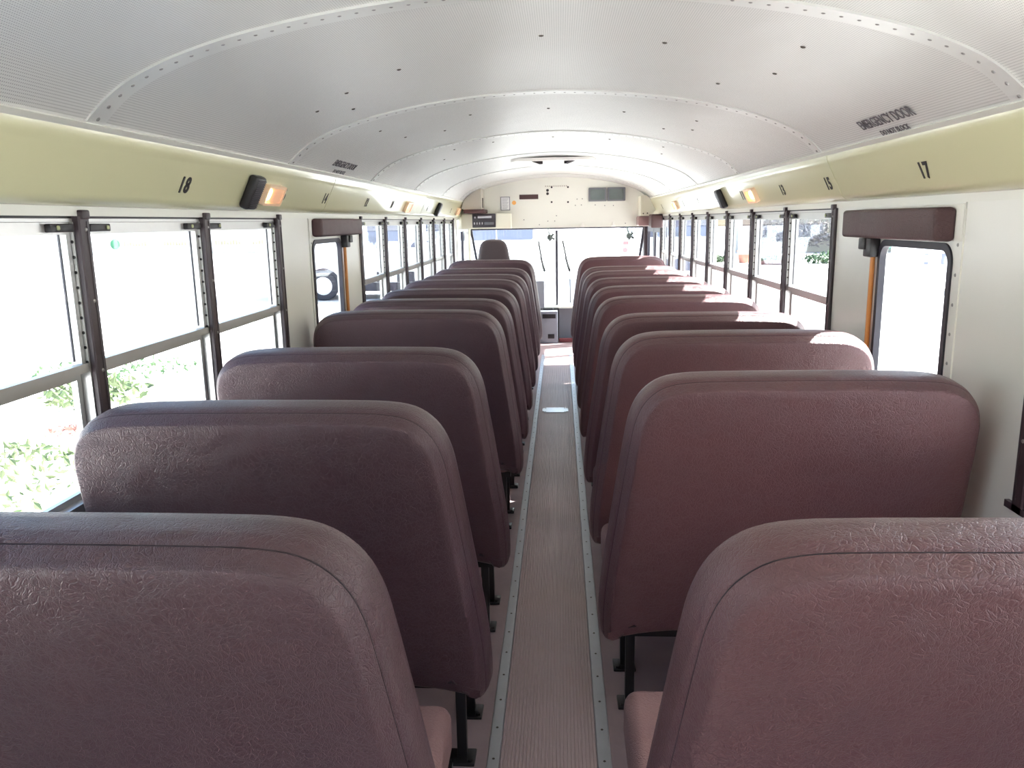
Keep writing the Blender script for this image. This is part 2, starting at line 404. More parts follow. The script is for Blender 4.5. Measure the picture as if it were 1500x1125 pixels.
# emergency exit doors with rounded windows
def em_door(s, idx, d0, d1, w0, w1, zt, nm):
    mb = MB(); loop = rrect(w0, w1, .80, zt, .055, 7)
    outer = rect_match(loop, d0+.004, d1-.004, .06, HEAD)
    ring_x(mb, outer, loop, s*(W-.003), s*(W+.020))
    o = mb.build('door_%d' % idx, M['wall'], smooth=30)
    tag(o, 'narrow cream emergency exit door with a rounded window in the %s wall' % nm, 'door', kind='structure')
    g = MB(); inner = rrect(w0+.016, w1-.016, .816, zt-.016, .042, 7)
    big = rrect(w0-.006, w1+.006, .794, zt+.006, .058, 7)
    ring_x(g, big, inner, s*(W-.009), s*(W+.012))
    g.build('window_gasket', M['rubber'], o)
    p = MB(); pl = rrect(w0+.015, w1-.015, .815, zt-.015, .04, 7)
    p.prism([(a, b) for a, b in pl], 'x', s*(W+.012), s*(W+.017)); p.build('window_pane', M['glass'], o)
    r = MB()
    for z in [HEAD-.035-.085*k for k in range(9)]: r.dome((s*(W-.003), d0+.028, z), (-s, 0, 0), .0055, .003)
    for k in range(5): r.dome((s*(W-.003), d0+.05+k*.125, HEAD-.018), (-s, 0, 0), .005, .003)
    r.build('rivet_row', M['rivet'], o)
    # raised backing plate above the window
    pl = MB(); pl.rbox(min(s*(W-.006), s*W), max(s*(W-.006), s*W), d0+.006, d0+.25, zt+.012, HEAD-.006, .002, 2); pl.build('backing_plate', M['header'], o)
    return o
em_door(1, 1, *DOORS[1], 2.377, 2.902, 1.513, 'right')
em_door(-1, 2, *DOORS[-1], 3.85, 4.36, 1.525, 'left')

# padded head bolsters, release bars
def bolster(s, y0, y1, z0, z1, label):
    mb = MB(); x0, x1 = 1.113, W-.006
    bm = bmesh.new(); bmesh.ops.create_cube(bm, size=1)
    for v in bm.verts:
        X = x0 if v.co.x < 0 else x1; Y = y0 if v.co.y < 0 else y1
        if X == x0 and Y == y0: Y += .03
        if X == x0 and Y == y1: Y -= .01
        v.co = Vector((X, Y, z0 if v.co.z < 0 else z1))
    bmesh.ops.bevel(bm, geom=list(bm.edges), offset=.012, segments=4, profile=.5, affect='EDGES'); bm.verts.index_update()
    mb.add([(s*v.co.x, v.co.y, v.co.z) for v in bm.verts], [[v.index for v in f.verts] for f in bm.faces]); bm.free()
    o = mb.build('head_bolster', M['vinyl_dark']); tag(o, label, 'padded bolster', 'padded bolsters over the emergency doors')
bolster(1, 2.365, 3.175, 1.523, 1.621, 'maroon padded head bolster over the right emergency door window')
bolster(-1, 3.85, 4.69, 1.544, 1.631, 'maroon padded head bolster over the left emergency door window')
def release_bar(s, y, zt, label):
    t = empty('release_bar', (0, 0, 0)); tag(t, label, 'door release bar', 'emergency door release bars')
    mb = MB(); mb.tube([(s*1.151, y, .62), (s*1.151, y, zt-.03)], .0085, 10); mb.build('bar', M['orange'], t)
    mb = MB(); mb.rbox(min(s*1.125, s*(W-.003)), max(s*1.125, s*(W-.003)), y-.035, y+.03, zt-.065, zt, .005, 2)
    mb.rbox(min(s*1.118, s*1.145), max(s*1.118, s*1.145), y+.005, y+.06, zt-.04, zt, .004, 2); mb.build('latch_bracket', M['black'], t)
    mb = MB(); mb.rbox(min(s*1.141, s*(W-.003)), max(s*1.141, s*(W-.003)), y-.02, y+.02, .6, .66, .004, 2); mb.build('lower_bracket', M['black'], t)
release_bar(1, 2.937, 1.522, 'amber vertical release bar with black latch beside the right emergency door window')
release_bar(-1, 4.405, 1.543, 'amber vertical release bar with black latch beside the left emergency door window')

# ------------------------------------------------------------------ side windows
def window_bay(s, i):
    sx = lambda a, b: (min(s*a, s*b), max(s*a, s*b))
    t = empty('window_proto', (0, grid(i), 0)); a, b = .016, GS-.016      # local y
    fr = MB()
    fr.box(*sx(W+.004, W+.05), a, a+.014, SILL, HEAD-.016); fr.box(*sx(W+.004, W+.05), b-.014, b, SILL, HEAD-.016)
    fr.box(*sx(W+.004, W+.05), a, b, SILL-.012, SILL+.012); fr.box(*sx(W+.006, W+.05), a, b, HEAD-.016, HEAD-.008)
    fr.build('frame', M['alu'], t)
    g = MB(); g.box(*sx(W+.008, W+.03), a, b, HEAD-.0075, HEAD-.002); g.box(*sx(W+.02, W+.03), a, b, HEAD-.024, HEAD-.016); g.build('gasket', M['black'], t)
    # upper sliding sash
    u = MB(); A, B = a+.016, b-.016; x0, x1 = W+.012, W+.028
    u.box(*sx(x0, x1), A, B, 1.588, 1.618); u.box(*sx(x0, x1), A, A+.016, 1.262, 1.588); u.box(*sx(x0, x1), B-.016, B, 1.262, 1.588)
    u.box(*sx(x0-.008, x1), A, B, 1.242, 1.264)
    sash = u.build('upper_sash', M['alu'], t)
    p = MB(); p.box(*sx(x0+.006, x0+.010), A+.012, B-.012, 1.26, 1.592); p.build('upper_pane', M['glass'], sash)
    d = MB(); d.box(*sx(W+.030, W+.034), b-.034, b-.014, 1.27, 1.588); d.box(*sx(W+.030, W+.034), a+.014, a+.034, 1.27, 1.588); d.build('sash_channel', M['rubber'], t)
    # lower fixed light
    l = MB(); x0, x1 = W+.030, W+.046
    l.box(*sx(x0, x1), A, B, 1.222, 1.246); l.box(*sx(x0, x1), A, A+.018, SILL, 1.222); l.box(*sx(x0, x1), B-.018, B, SILL, 1.222); l.box(*sx(x0, x1), A, B, SILL+.01, SILL+.028)
    ls = l.build('lower_sash', M['alu'], t)
    p = MB(); p.box(*sx(x0+.006, x0+.010), A+.012, B-.012, SILL+.015, 1.228); p.build('lower_pane', M['glass'], ls)
    # latches
    for y0, tb in ((A+.002, A+.075), (B-.097, B-.075)):
        q = MB(); q.rbox(*sx(W-.004, W+.013), y0, y0+.095, 1.594, 1.614, .003, 2); la = q.build('latch', M['black'], t)
        q = MB(); q.rbox(*sx(W-.008, W-.003), tb, tb+.011, 1.599, 1.610, .002, 1); q.build('latch_tab', M['tab'], la)
    # adjustment notches along the stiles
    h = MB()
    for z in [1.57-.038*k for k in range(9)]:
        for yy in (b-.0145, a+.0145):
            h.lathe((s*(W+.009), yy, z), (0, -1 if yy > .3 else 1, 0), [(.0042, 0), (.0042, .0012)], 8)
    h.build('notch_row', M['hole'], t)
    return t
bays = {-1: [-3, -2, -1, 0, 1, 4, 5, 6, 7, 8, 9], 1: [-3, -2, -1, 2, 3, 4, 5, 6, 7, 8, 9]}
ordn = ['first', 'second', 'third', 'fourth', 'fifth', 'sixth', 'seventh', 'eighth', 'ninth', 'tenth', 'eleventh', 'twelfth']
wn = 0
for s, nm in ((-1, 'left'), (1, 'right')):
    proto = None
    for k, i in enumerate(bays[s]):
        if proto is None: proto = window_bay(s, i); t = proto
        else: t = copy_tree(proto)
        t.location = (0, grid(i)-(.05 if s > 0 and i < 0 else 0), 0); wn += 1; t.name = 'window_%d' % wn
        if s < 0: where = 'rearward of the left emergency door' if i < 3 else 'forward of the left emergency door'
        else: where = 'rearward of the right emergency door' if i < 1 else 'forward of the right emergency door'
        if (s < 0 and i < 3): q = ordn[1-i]
        elif s < 0: q = ordn[i-4]
        elif i < 1: q = ordn[-1-i]
        else: q = ordn[i-2]
        tag(t, 'aluminium split-sash side window, %s bay %s' % (q, where), 'window', kind='structure')
# dark posts between the windows
def post_mesh(s):
    mb = MB(); x0, x1 = W-.012, W+.012
    pr = [(x0, -.021), (x0+.004, -.0245), (x1, -.025), (x1, .021), (x0+.004, .0205), (x0, .017)]
    mb.prism([(s*x, y) for x, y in pr], 'z', SILL-.03, 1.632)
    mb.rbox(min(s*(x0-.006), s*x1), max(s*(x0-.006), s*x1), -.017, .017, 1.625, 1.648, .004, 2)
    mb.tube([(s*(x0-.0005), .006, 1.62), (s*(x0-.0005), .006, SILL)], .0025, 6)
    return mb
tn = 20
for s, nm, idxs in ((-1, 'left', [-3, -2, -1, 0, 1, 2, 4, 5, 6, 7, 8, 9, 10]), (1, 'right', [-3, -2, -1, 0, 2, 3, 4, 5, 6, 7, 8, 9, 10])):
    first = None; vis = 0
    for i in idxs:
        if first is None:
            o = post_mesh(s).build('trim_%d' % tn, M['post'])
            r = MB()
            for z in (1.60, 1.42, 1.24, 1.06): r.dome((s*(W-.012), 0, z), (-s, 0, 0), .0055, .003)
            r.build('screw_row', M['rivet'], o); first = o
        else: o = copy_tree(first); o.name = 'trim_%d' % tn
        o.location = (0, grid(i)-(.05 if s > 0 and i <= 0 else 0), 0); tn += 1
        q = 'rear of the emergency door' if (i <= 2 if s < 0 else i <= 0) else 'ahead of the emergency door'
        n_ = (3-i if s < 0 and i <= 2 else (i-3 if s < 0 else (1-i if i <= 0 else i-1)))
        tag(o, 'dark brown vertical post between %s side windows, %s one %s' % (nm, ordn[n_-1], q), 'window post', kind='structure')

# ------------------------------------------------------------------ floor, aisle mat, strips
mb = MB(); mb.box(-W-.05, W+.05, YR-.05, 9.56, -.06, 0)
mb.box(-.62, W+.05, 9.56, 10.95, -.06, -.001); mb.box(-W-.05, -.62, 9.56, 10.95, -.06, -.001)
floor = mb.build('floor', M['floor'], smooth=30); tag(floor, 'mauve brown rubber floor under the seats', 'floor', kind='structure')
mb = MB(); y1 = 9.57
nr = 26; xa, xb = -.150, .143; pitch = (xb-xa)/nr
loop = []
for k in range(nr):
    x = xa+k*pitch; loop += [(x+pitch*.08, .0015), (x+pitch*.22, .0065), (x+pitch*.72, .0065), (x+pitch*.86, .0015)]
mb.prism([(xa, .0003)]+loop+[(xb, .0003)], 'y', YR, y1)
matt = mb.build('aisle_mat', M['mat'], smooth=20); tag(matt, 'brown ribbed rubber runner down the middle of the aisle', 'aisle mat')
for s, xx, nm in ((-1, (-.190, -.150), 'left'), (1, (.143, .187), 'right')):
    mb = MB(); mb.prism([(xx[0], .0004), (xx[0]+.003, .0075), (xx[1]-.003, .0075), (xx[1], .0004)], 'y', YR, 9.57)
    o = mb.build('aisle_edge_strip', M['alu_strip']); tag(o, 'dull aluminium strip with screws along the %s edge of the aisle runner' % nm, 'floor strip', 'aluminium aisle strips')
    r = MB(); r.lathe((0, 0, 0), (0, 0, 1), [(.0045, 0), (.0037, .0012)], 8); me = r.mesh('screw', M['rivet_dark'], 35); y = .15
    while y < 9.5:
        q = bpy.data.objects.new('screw', me); COL.objects.link(q); q.parent = o; q.location = ((xx[0]+xx[1])/2, y, .0074); y += .152
mb = MB(); pl = [(-.105, 0), (-.085, -.0)]
hx, hy = .11, .085; octo = [(-hx, -hy+.03), (-hx+.02, -hy+.03), (-hx+.02, -hy), (hx-.02, -hy), (hx-.02, -hy+.03), (hx, -hy+.03), (hx, hy-.03), (hx-.02, hy-.03), (hx-.02, hy), (-hx+.02, hy), (-hx+.02, hy-.03), (-hx, hy-.03)]
mb.prism([(-.008+x, 6.66+y) for x, y in octo], 'z', .0068, .0105)
o = mb.build('floor_plate', M['alu']); tag(o, 'bright metal access plate set on the aisle runner', 'floor plate')
for x in (-.09, .074):
    for y in (6.6, 6.72): mb = MB(); mb.lathe((x, y, .0104), (0, 0, 1), [(.006, 0), (.005, .002)], 8); mb.build('screw', M['rivet_dark'], o)

# ------------------------------------------------------------------ passenger seats
def seat_outline():
    key = [(.160, .362), (.150, .40), (.151, .49), (.160, .60), (.172, .70), (.187, .82), (.200, .92), (.211, 1.00), (.222, 1.065), (.240, 1.115), (.268, 1.152), (.308, 1.178), (.365, 1.190), (.455, 1.1935),
           (.65, 1.195), (.85, 1.1945), (.985, 1.190), (1.045, 1.178), (1.088, 1.154), (1.116, 1.119), (1.131, 1.075), (1.136, 1.01), (1.137, .80), (1.137, .55), (1.136, .40), (1.12, .37), (1.05, .368), (.85, .372), (.60, .385), (.42, .392), (.30, .383), (.22, .366), (.18, .356)]
    # Catmull-Rom densify
    n = len(key); out = []
    for i in range(n):
        p0, p1, p2, p3 = key[i-1], key[i], key[(i+1) % n], key[(i+2) % n]
        L = math.hypot(p2[0]-p1[0], p2[1]-p1[1]); m = 3 if L < .12 else 5
        for k in range(m):
            t = k/m
            out.append(tuple(.5*((2*p1[d])+(-p0[d]+p2[d])*t+(2*p0[d]-5*p1[d]+4*p2[d]-p3[d])*t*t+(-p0[d]+3*p1[d]-3*p2[d]+p3[d])*t**3) for d in (0, 1)))
    return out
OUT = seat_outline()
def offset(poly, d):
    n = len(poly); o = []
    for i in range(n):
        a = Vector(poly[i-1]); b = Vector(poly[(i+1) % n]); t = (b-a).normalized(); nn = Vector((t.y, -t.x))  # outline is clockwise -> inward to the right
        o.append((poly[i][0]+nn.x*d, poly[i][1]+nn.y*d))
    return o
LEAN = .20
def seat_proto(s):
    root = empty('bench_seat', (0, 0, 0))
    cx, cz = .66, .80
    def P(x, y, z): return (s*x, y+LEAN*(1.19-z), z)
    rings = []
    for (y, ins, sc) in [(-.143, 0, .35), (-.1425, 0, .62), (-.1425, 0, .82), (-.142, .055, 1), (-.1415, .036, 1), (-.1385, .031, 1), (-.131, .0275, 1), (-.120, .021, 1), (-.108, .0145, 1), (-.1045, .0130, 1), (-.102, .0165, 1), (-.0995, .0115, 1), (-.07, .004, 1), (-.03, .0005, 1),
                         (-.004, .003, 1), (.006, .010, 1), (.014, .024, 1), (.018, .045, 1), (.020, 0, .8), (.022, 0, .4)]:
        ring = offset(OUT, ins) if ins else list(OUT)
        if sc != 1: ring = [(cx+(x-cx)*sc, cz+(z-cz)*sc) for x, z in ring]
        rings.append([P(x, y, z) for x, z in ring])
    n = len(OUT); mb = MB(); vs = [p for r in rings for p in r]; fs = []
    for j in range(len(rings)-1):
        for i in range(n): fs.append((j*n+i, j*n+(i+1) % n, (j+1)*n+(i+1) % n, (j+1)*n+i))
    fs += [tuple(range(n)), tuple(range((len(rings)-1)*n, len(rings)*n))]
    mb.add(vs, fs)
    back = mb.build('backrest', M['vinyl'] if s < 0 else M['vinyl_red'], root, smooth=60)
    sm = MB(); sm.tube([P(x, -.102, z) for x, z in offset(OUT, .0140)], .0018, 5, closed=True); sm.build('seam', M['seam'], back)
    # cushion
    ax, cy_, cz_ = (.222, .385, .408) if s < 0 else (.183, .415, .438)
    cu = MB(); bm = bmesh.new(); bmesh.ops.create_cube(bm, size=1)
    for v in bm.verts: v.co = Vector((((ax+1.135)/2+v.co.x*(1.135-ax)), cy_+v.co.y*.46, cz_+v.co.z*.13+(.014 if v.co.y > 0 else -.010)))
    bmesh.ops.bevel(bm, geom=list(bm.edges), offset=.035, segments=5, profile=.5, affect='EDGES'); bm.verts.index_update()
    cu.add([(s*v.co.x, v.co.y, v.co.z) for v in bm.verts], [[v.index for v in f.verts] for f in bm.faces]); bm.free()
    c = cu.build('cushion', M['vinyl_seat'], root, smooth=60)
    sm = MB(); xs = (ax+.003, 1.132); yy = (cy_-.227, cy_+.227)
    sm.tube([(s*xs[0], yy[0]+.03, .40), (s*xs[0], yy[1]-.03, .42), (s*(xs[0]+.03), yy[1], .42), (s*(xs[1]-.03), yy[1], .42)], .002, 5); sm.build('seam', M['seam'], c)
    f = MB(); f.box(min(s*.22, s*1.12), max(s*.22, s*1.12), .17, .20, .315, .343); f.box(min(s*.22, s*1.12), max(s*.22, s*1.12), .54, .57, .325, .353)
    f.box(min(s*.25, s*.28), max(s*.25, s*.28), .17, .57, .315, .345); f.box(min(s*1.09, s*1.12), max(s*1.09, s*1.12), .17, .57, .315, .345)
    f.build('seat_frame', M['steel'], root)
    for y in (.30, .53):
        l = MB(); l.rbox(min(s*.250, s*.280), max(s*.250, s*.280), y-.014, y+.014, .004, .335, .003, 2); lg = l.build('leg', M['steel'], root)
        fp = MB(); fp.rbox(min(s*.225, s*.305), max(s*.225, s*.305), y-.045, y+.03, 0, .01, .003, 2)
        for dx in (.24, .29): fp.lathe((s*dx, y-.03, .01), (0, 0, 1), [(.009, 0), (.008, .006)], 6)
        fp.build('foot_plate', M['steel'], lg)
    br = MB(); br.box(min(s*1.10, s*(W-.014)), max(s*1.10, s*(W-.014)), .15, .59, .29, .318); br.build('wall_bracket', M['steel'], root)
    return root
LY = [(1.08, 1.193), (1.84, 1.192), (2.64, 1.196), (3.72, 1.205), (4.38, 1.195), (5.10, 1.192), (5.85, 1.196), (6.55, 1.186), (7.30, 1.193), (8.30, 1.221)]
RY = [(1.08, 1.192), (2.14, 1.201), (2.85, 1.215), (3.60, 1.195), (4.42, 1.196), (5.14, 1.194), (5.88, 1.194), (6.67, 1.196), (7.33, 1.194), (8.40, 1.235)]
what_l = ['cut off by the picture corner', 'beside the rear left window posts', 'just behind the left emergency door', 'alongside the left emergency door', '', '', '', '', '', 'directly behind the driver seat']
what_r = ['cut off by the picture corner', 'alongside the right emergency door', 'with a sunlit outer corner', '', '', '', '', '', '', 'nearest the entrance door']
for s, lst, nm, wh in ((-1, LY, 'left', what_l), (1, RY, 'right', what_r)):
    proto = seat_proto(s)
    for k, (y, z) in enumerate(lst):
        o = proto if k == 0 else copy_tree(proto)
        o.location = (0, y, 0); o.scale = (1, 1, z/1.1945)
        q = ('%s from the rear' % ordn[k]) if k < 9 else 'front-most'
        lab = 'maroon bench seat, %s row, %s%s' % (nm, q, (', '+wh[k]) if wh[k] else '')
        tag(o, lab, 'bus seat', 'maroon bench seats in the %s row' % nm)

# ------------------------------------------------------------------ decals, lamps and speakers on the coves
A0 = Vector((1.1175, 0, 1.684)); A1 = Vector((1.071, 0, 1.778))
def cove_pt(s, y, t, out=0):
    p = A0.lerp(A1, t); d = (A1-A0).normalized(); nn = Vector((-d.z, 0, d.x)); p = p+nn*out*(1 if nn.x < 0 else -1)
    return Vector((s*p.x, y, p.z))
def frame_cove(s):
    d = (A1-A0).normalized(); up = Vector((s*d.x, 0, d.z)); xr = Vector((0, 1 if s < 0 else -1, 0)); nn = xr.cross(up).normalized()
    return xr, up, nn
def text_mesh(txt, name, mat, size, wscale=1.0, bold=.02, ext=.0006, sp=1.0, fit=None):
    cu = bpy.data.curves.new(name, 'FONT'); cu.body = txt; cu.align_x = 'CENTER'; cu.align_y = 'CENTER'; cu.size = size; cu.extrude = ext; cu.offset = bold*size
    cu.space_character = sp; cu.resolution_u = 4
    ob = bpy.data.objects.new(name, cu); COL.objects.link(ob); dg = bpy.context.evaluated_depsgraph_get(); dg.update()
    me = bpy.data.meshes.new_from_object(ob.evaluated_get(dg)); COL.objects.unlink(ob); bpy.data.objects.remove(ob)
    for v in me.vertices: v.co.x *= wscale
    if fit:
        xs_ = [v.co.x for v in me.vertices]; ys_ = [v.co.y for v in me.vertices]; w_, h_ = max(xs_)-min(xs_), max(ys_)-min(ys_); cx_, cy_ = (max(xs_)+min(xs_))/2, (max(ys_)+min(ys_))/2
        for v in me.vertices: v.co.x = (v.co.x-cx_)*fit[0]/w_; v.co.y = (v.co.y-cy_)*fit[1]/h_
    me.materials.clear(); me.materials.append(mat); me.name = name
    return me
def place(me, name, origin, xr, up, nn):
    o = bpy.data.objects.new(name, me); COL.objects.link(o)
    o.matrix_world = Matrix(((xr.x, up.x, nn.x, origin.x), (xr.y, up.y, nn.y, origin.y), (xr.z, up.z, nn.z, origin.z), (0, 0, 0, 1))); return o
numL = [('18', 2.425), ('16', 3.30), ('14', 3.90), ('12', 4.75), ('10', 5.47), ('8', 6.17), ('6', 6.95), ('4', 7.68), ('2', 8.45)]
numR = [('17', 2.446), ('15', 3.293), ('13', 3.953), ('11', 4.80), ('9', 5.58), ('7', 6.3), ('5', 7.05), ('3', 7.75), ('1', 8.5)]
for s, lst, nm in ((-1, numL, 'left'), (1, numR, 'right')):
    xr, up, nn = frame_cove(s)
    for t, y in lst:
        me = text_mesh(t, 'number_decal', M['decal'], .066, 1, .034, sp=1.1, fit=((.058 if len(t) > 1 else .030) if t != '1' else .016, .053))
        o = place(me, 'number_decal', cove_pt(s, y, .46, .0012), xr, up, nn)
        tag(o, 'black seat row number %s decal on the %s cove panel' % (t, nm), 'number decal', 'row number decals')
def in_frame(pts, O, xr, up, nn): return [(O+xr*p[0]+up*p[1]+nn*p[2])[:] for p in pts]
def rb_local(w, h, d0, d1, r, O, fr, seg=3):
    m = MB(); m.rbox(-w/2, w/2, -h/2, h/2, d0, d1, r, seg); xr, up, nn = fr
    m.v = in_frame(m.v, O, xr, up, nn); return m
def dome_light(s, y, label):
    fr = frame_cove(s); O = cove_pt(s, y, .42, 0); xr, up, nn = fr
    t = empty('dome_light', (0, 0, 0)); tag(t, label, 'ceiling light', 'lit dome lights on the coves')
    W2, H2 = .20, .082
    m = MB(); o = rrect(-W2/2, W2/2, -H2/2, H2/2, .012, 5); i = rrect(-W2/2+.012, W2/2-.012, -H2/2+.010, H2/2-.010, .008, 5)
    ring_x(m, o, i, 0, .022); m.v = in_frame([(p[1], p[2], p[0]) for p in m.v], O, xr, up, nn); m.build('bezel', M['bezel'], t)
    l = MB(); ln = rrect(-W2/2+.011, W2/2-.011, -H2/2+.009, H2/2-.009, .008, 5); l.prism([(a, b) for a, b in ln], 'z', .014, .019); l.v = in_frame(l.v, O, xr, up, nn); l.build('lens', M['lens'], t)
    b = MB(); b.lathe(O+xr*(-.03)+nn*.002, nn, [(.026, 0), (.024, .006), (.012, .010)], 16); b.build('bulb', M['bulb'], t)
    return t
for s, y, lab in ((-1, 3.155, 'lit rectangular dome light on the left cove beside number 16'), (-1, 6.02, 'lit dome light on the left cove beside number 8'), (-1, 8.98, 'lit dome light at the front end of the left cove'),
                  (1, 4.55, 'lit dome light on the right cove between numbers 13 and 11'), (1, 7.5, 'lit dome light near the front of the right cove')):
    dome_light(s, y, lab)
def speaker(s, y, label):
    fr = frame_cove(s); O = cove_pt(s, y, .48, 0); t = empty('speaker', (0, 0, 0)); tag(t, label, 'speaker', 'cove speakers')
    rb_local(.092, .128, .0, .036, .012, O, fr, 4).build('housing', M['black'], t)
    xr, up, nn = fr; m = MB()
    for k in range(15):
        q = MB(); q.box(-.036, .036, -.052+k*.0073, -.052+k*.0073+.0032, .0355, .0385); q.v = in_frame(q.v, O, xr, up, nn); m.add(q.v, q.f)
    m.build('grille', M['radio'], t)
speaker(-1, 2.925, 'black ribbed speaker on the left cove between number 18 and the dome light')
speaker(-1, 7.45, 'narrow black speaker far forward on the left cove')
speaker(1, 5.35, 'black speaker on the right cove between numbers 11 and 9')

# ceiling stickers
def ceil_sticker(s, y, x, l1, l2, mat, size, label):
    z = ceil_z(x); d = (Vector((x-.018, 0, ceil_z(x-.018)))-Vector((x+.018, 0, ceil_z(x+.018)))).normalized()
    up = Vector((s*d.x, 0, d.z)); xr = Vector((0, 1 if s < 0 else -1, 0)); nn = xr.cross(up).normalized()
    root = empty('emergency_door_sticker', (0, 0, 0)); tag(root, label, 'sticker', 'emergency door stickers on the ceiling')
    me = text_mesh(l1, 'large_lettering', mat, .05, 1, .006, fit=(.385, .037)); o = place(me, 'large_lettering', Vector((s*x, y, z))+nn*.004, xr, up, nn); o.parent = root
    x2 = x+.034; d = (Vector((x2-.01, 0, ceil_z(x2-.01)))-Vector((x2+.01, 0, ceil_z(x2+.01)))).normalized(); up = Vector((s*d.x, 0, d.z)); nn = xr.cross(up).normalized()
    me = text_mesh(l2, 'small_lettering', mat, .03, 1, .004, fit=(.20, .019)); o = place(me, 'small_lettering', Vector((s*x2, y, ceil_z(x2)))+nn*.004, xr, up, nn); o.parent = root
ceil_sticker(1, 2.535, 1.004, 'EMERGENCY DOOR', 'DO NOT BLOCK', M['decal_faded'], .088, 'faded black emergency door sticker on the ceiling over the right emergency door')
ceil_sticker(-1, 3.95, 1.002, 'EMERGENCY DOOR', 'DO NOT BLOCK', M['decal_faded'], .088, 'faded black emergency door sticker on the ceiling over the left emergency door')

# ------------------------------------------------------------------ roof hatch
t = empty('roof_hatch', (0, 0, 0)); tag(t, 'white framed roof escape hatch in the ceiling centre toward the front', 'roof hatch')
mb = MB(); loop = rrect(-.29, .27, 6.50, 7.02, .05, 5); out = rrect(-.345, .325, 6.42, 7.10, .06, 5)
vs = []; n = len(loop)
for lp, z in ((out, 0), (out, -.022), (loop, -.022), (loop, .012)):
    vs += [(p[0], p[1], ceil_z(p[0])+z+.002) for p in lp]
fs = [(j*n+i, j*n+(i+1) % n, (j+1)*n+(i+1) % n, (j+1)*n+i) for j in range(3) for i in range(n)]
mb.add(vs, fs); mb.build('hatch_frame', M['white'], t)
mb = MB(); mb.prism(loop, 'z', 2.068, 2.076); mb.build('hatch_panel', M['header'], t)
for x in (-.14, .12):
    mb = MB(); mb.prism([(x-.045, 2.069), (x+.045, 2.069), (x+.045*(1 if x < 0 else -1), 2.048), (x+.02*(1 if x < 0 else -1), 2.046)], 'y', 6.55, 6.60); mb.build('latch', M['black'], t)

# ------------------------------------------------------------------ front bulkhead and cab
mb = MB(); HB = 1.523
poly = [(-W-.03, HB), (W+.03, HB), (W+.03, 1.80)]+[(x*1.06, z+.03) for x, z in reversed(fine)]+[(-W-.03, 1.80)]
mb.prism(poly, 'y', YF, YF+.06)
mb.box(-1.25, 1.25, YF+.06, YW+.15, HB, HB+.04)         # cab ceiling
bh = mb.build('wall_front', M['bulkhead'], smooth=30); tag(bh, 'cream front bulkhead panel above the windshield', 'wall', kind='structure')
rv = MB()
for x, z in [(.24, 1.845), (.3, 1.847), (.47, 1.843), (.54, 1.848), (.22, 1.775), (.29, 1.777), (.45, 1.775), (.56, 1.765), (.66, 1.765), (-.38, 1.62), (-.1, 1.60), (-.02, 1.6), (.0, 1.66), (.66, 1.87), (-.2, 1.56), (.8, 1.56)]:
    rv.dome((x, YF, z), (0, -1, 0), .007, .003, 7)
rv.build('rivet_row', M['rivet'], bh)
for x, z in ((-.054, 1.984), (.135, 1.982), (-.055, 1.816), (.135, 1.813)):
    m = MB(); m.lathe((x, YF-.003, z), (0, 1, 0), [(.011, 0), (.011, .004)], 12); m.build('bolt_hole', M['hole'], bh)
for x, z in ((-.102, 1.95), (-.102, 1.912)):
    m = MB(); m.lathe((x, YF-.004, z), (0, 1, 0), [(.016, 0), (.016, .005)], 14); m.build('bolt_hole', M['hole'], bh)
# stenciled faint line of lettering above the bolt holes
m = MB()
for k in range(11): m.box(-.13+k*.024, -.13+k*.024+.014, YF-.0015, YF, 1.988, 2.004)
m.build('faint_lettering', M['cream_grey'], bh)
def panel_thing(name, x0, x1, z0, z1, d, mat, label, cat, r=.006):
    m = MB(); m.rbox(x0, x1, YF-d, YF+.002, z0, z1, min(r, d*.4), 3); o = m.build(name, mat); tag(o, label, cat); return o
panel_thing('vent_slot', -.43, -.21, 1.853, 1.906, .008, M['vinyl_dark'], 'dark maroon horizontal slot cover on the cream front bulkhead', 'vent cover')
for x0, lab in ((.372, 'left'), (.588, 'right')):
    t = empty('display_screen', (0, 0, 0)); tag(t, 'grey film covered display, %s one of the pair on the bulkhead' % lab, 'display', 'pair of displays on the bulkhead')
    m = MB(); ring = MB(); o_ = rrect(x0, x0+.207, 1.815, 1.968, .008, 3); i_ = rrect(x0+.02, x0+.187, 1.833, 1.950, .006, 3)
    ring_x(m, o_, i_, 0, .02); m.v = [(p[1], YF-.02+p[0], p[2]) for p in m.v]; m.build('frame', M['grey_dark'], t)
    m = MB(); m.box(x0+.018, x0+.189, YF-.012, YF+.002, 1.831, 1.952); m.build('screen', M['screen'], t)
o = panel_thing('notice', -.645, -.545, 1.733, 1.883, .004, M['paper'], 'white framed notice sheet left of the orange sticker on the bulkhead', 'notice')
m = MB()
for (a, b, c, d) in ((-.65, -.54, 1.879, 1.886), (-.65, -.54, 1.730, 1.737), (-.65, -.643, 1.73, 1.886), (-.547, -.54, 1.73, 1.886)): m.box(a, b, YF-.008, YF, c, d)
m.build('frame', M['grey'], o)
m = MB()
for k in range(9): m.box(-.63, -.56-(k % 3)*.008, YF-.0052, YF-.0039, 1.86-k*.0135, 1.863-k*.0135)
m.build('faint_lettering', M['grey'], o)
m = MB(); m.lathe((-.493, YF-.006, 1.816), (0, 1, 0), [(.022, 0), (.024, .002), (.024, .007)], 20); tag(m.build('round_sticker', M['dot']), 'small orange round sticker on the bulkhead beside the notice', 'sticker')
for x in (.30, .66):
    m = MB(); m.rbox(x-.022, x+.022, YF-.045, YF, 1.523, 1.548, .004, 2); m.tube([(x, YF-.02, 1.545), (x, YF-.02, 1.575)], .009, 8)
    tag(m.build('sun_visor_clip', M['white']), 'small white visor clip on the bulkhead bottom edge, %s one' % ('left' if x < .5 else 'right'), 'clip', 'visor clips')

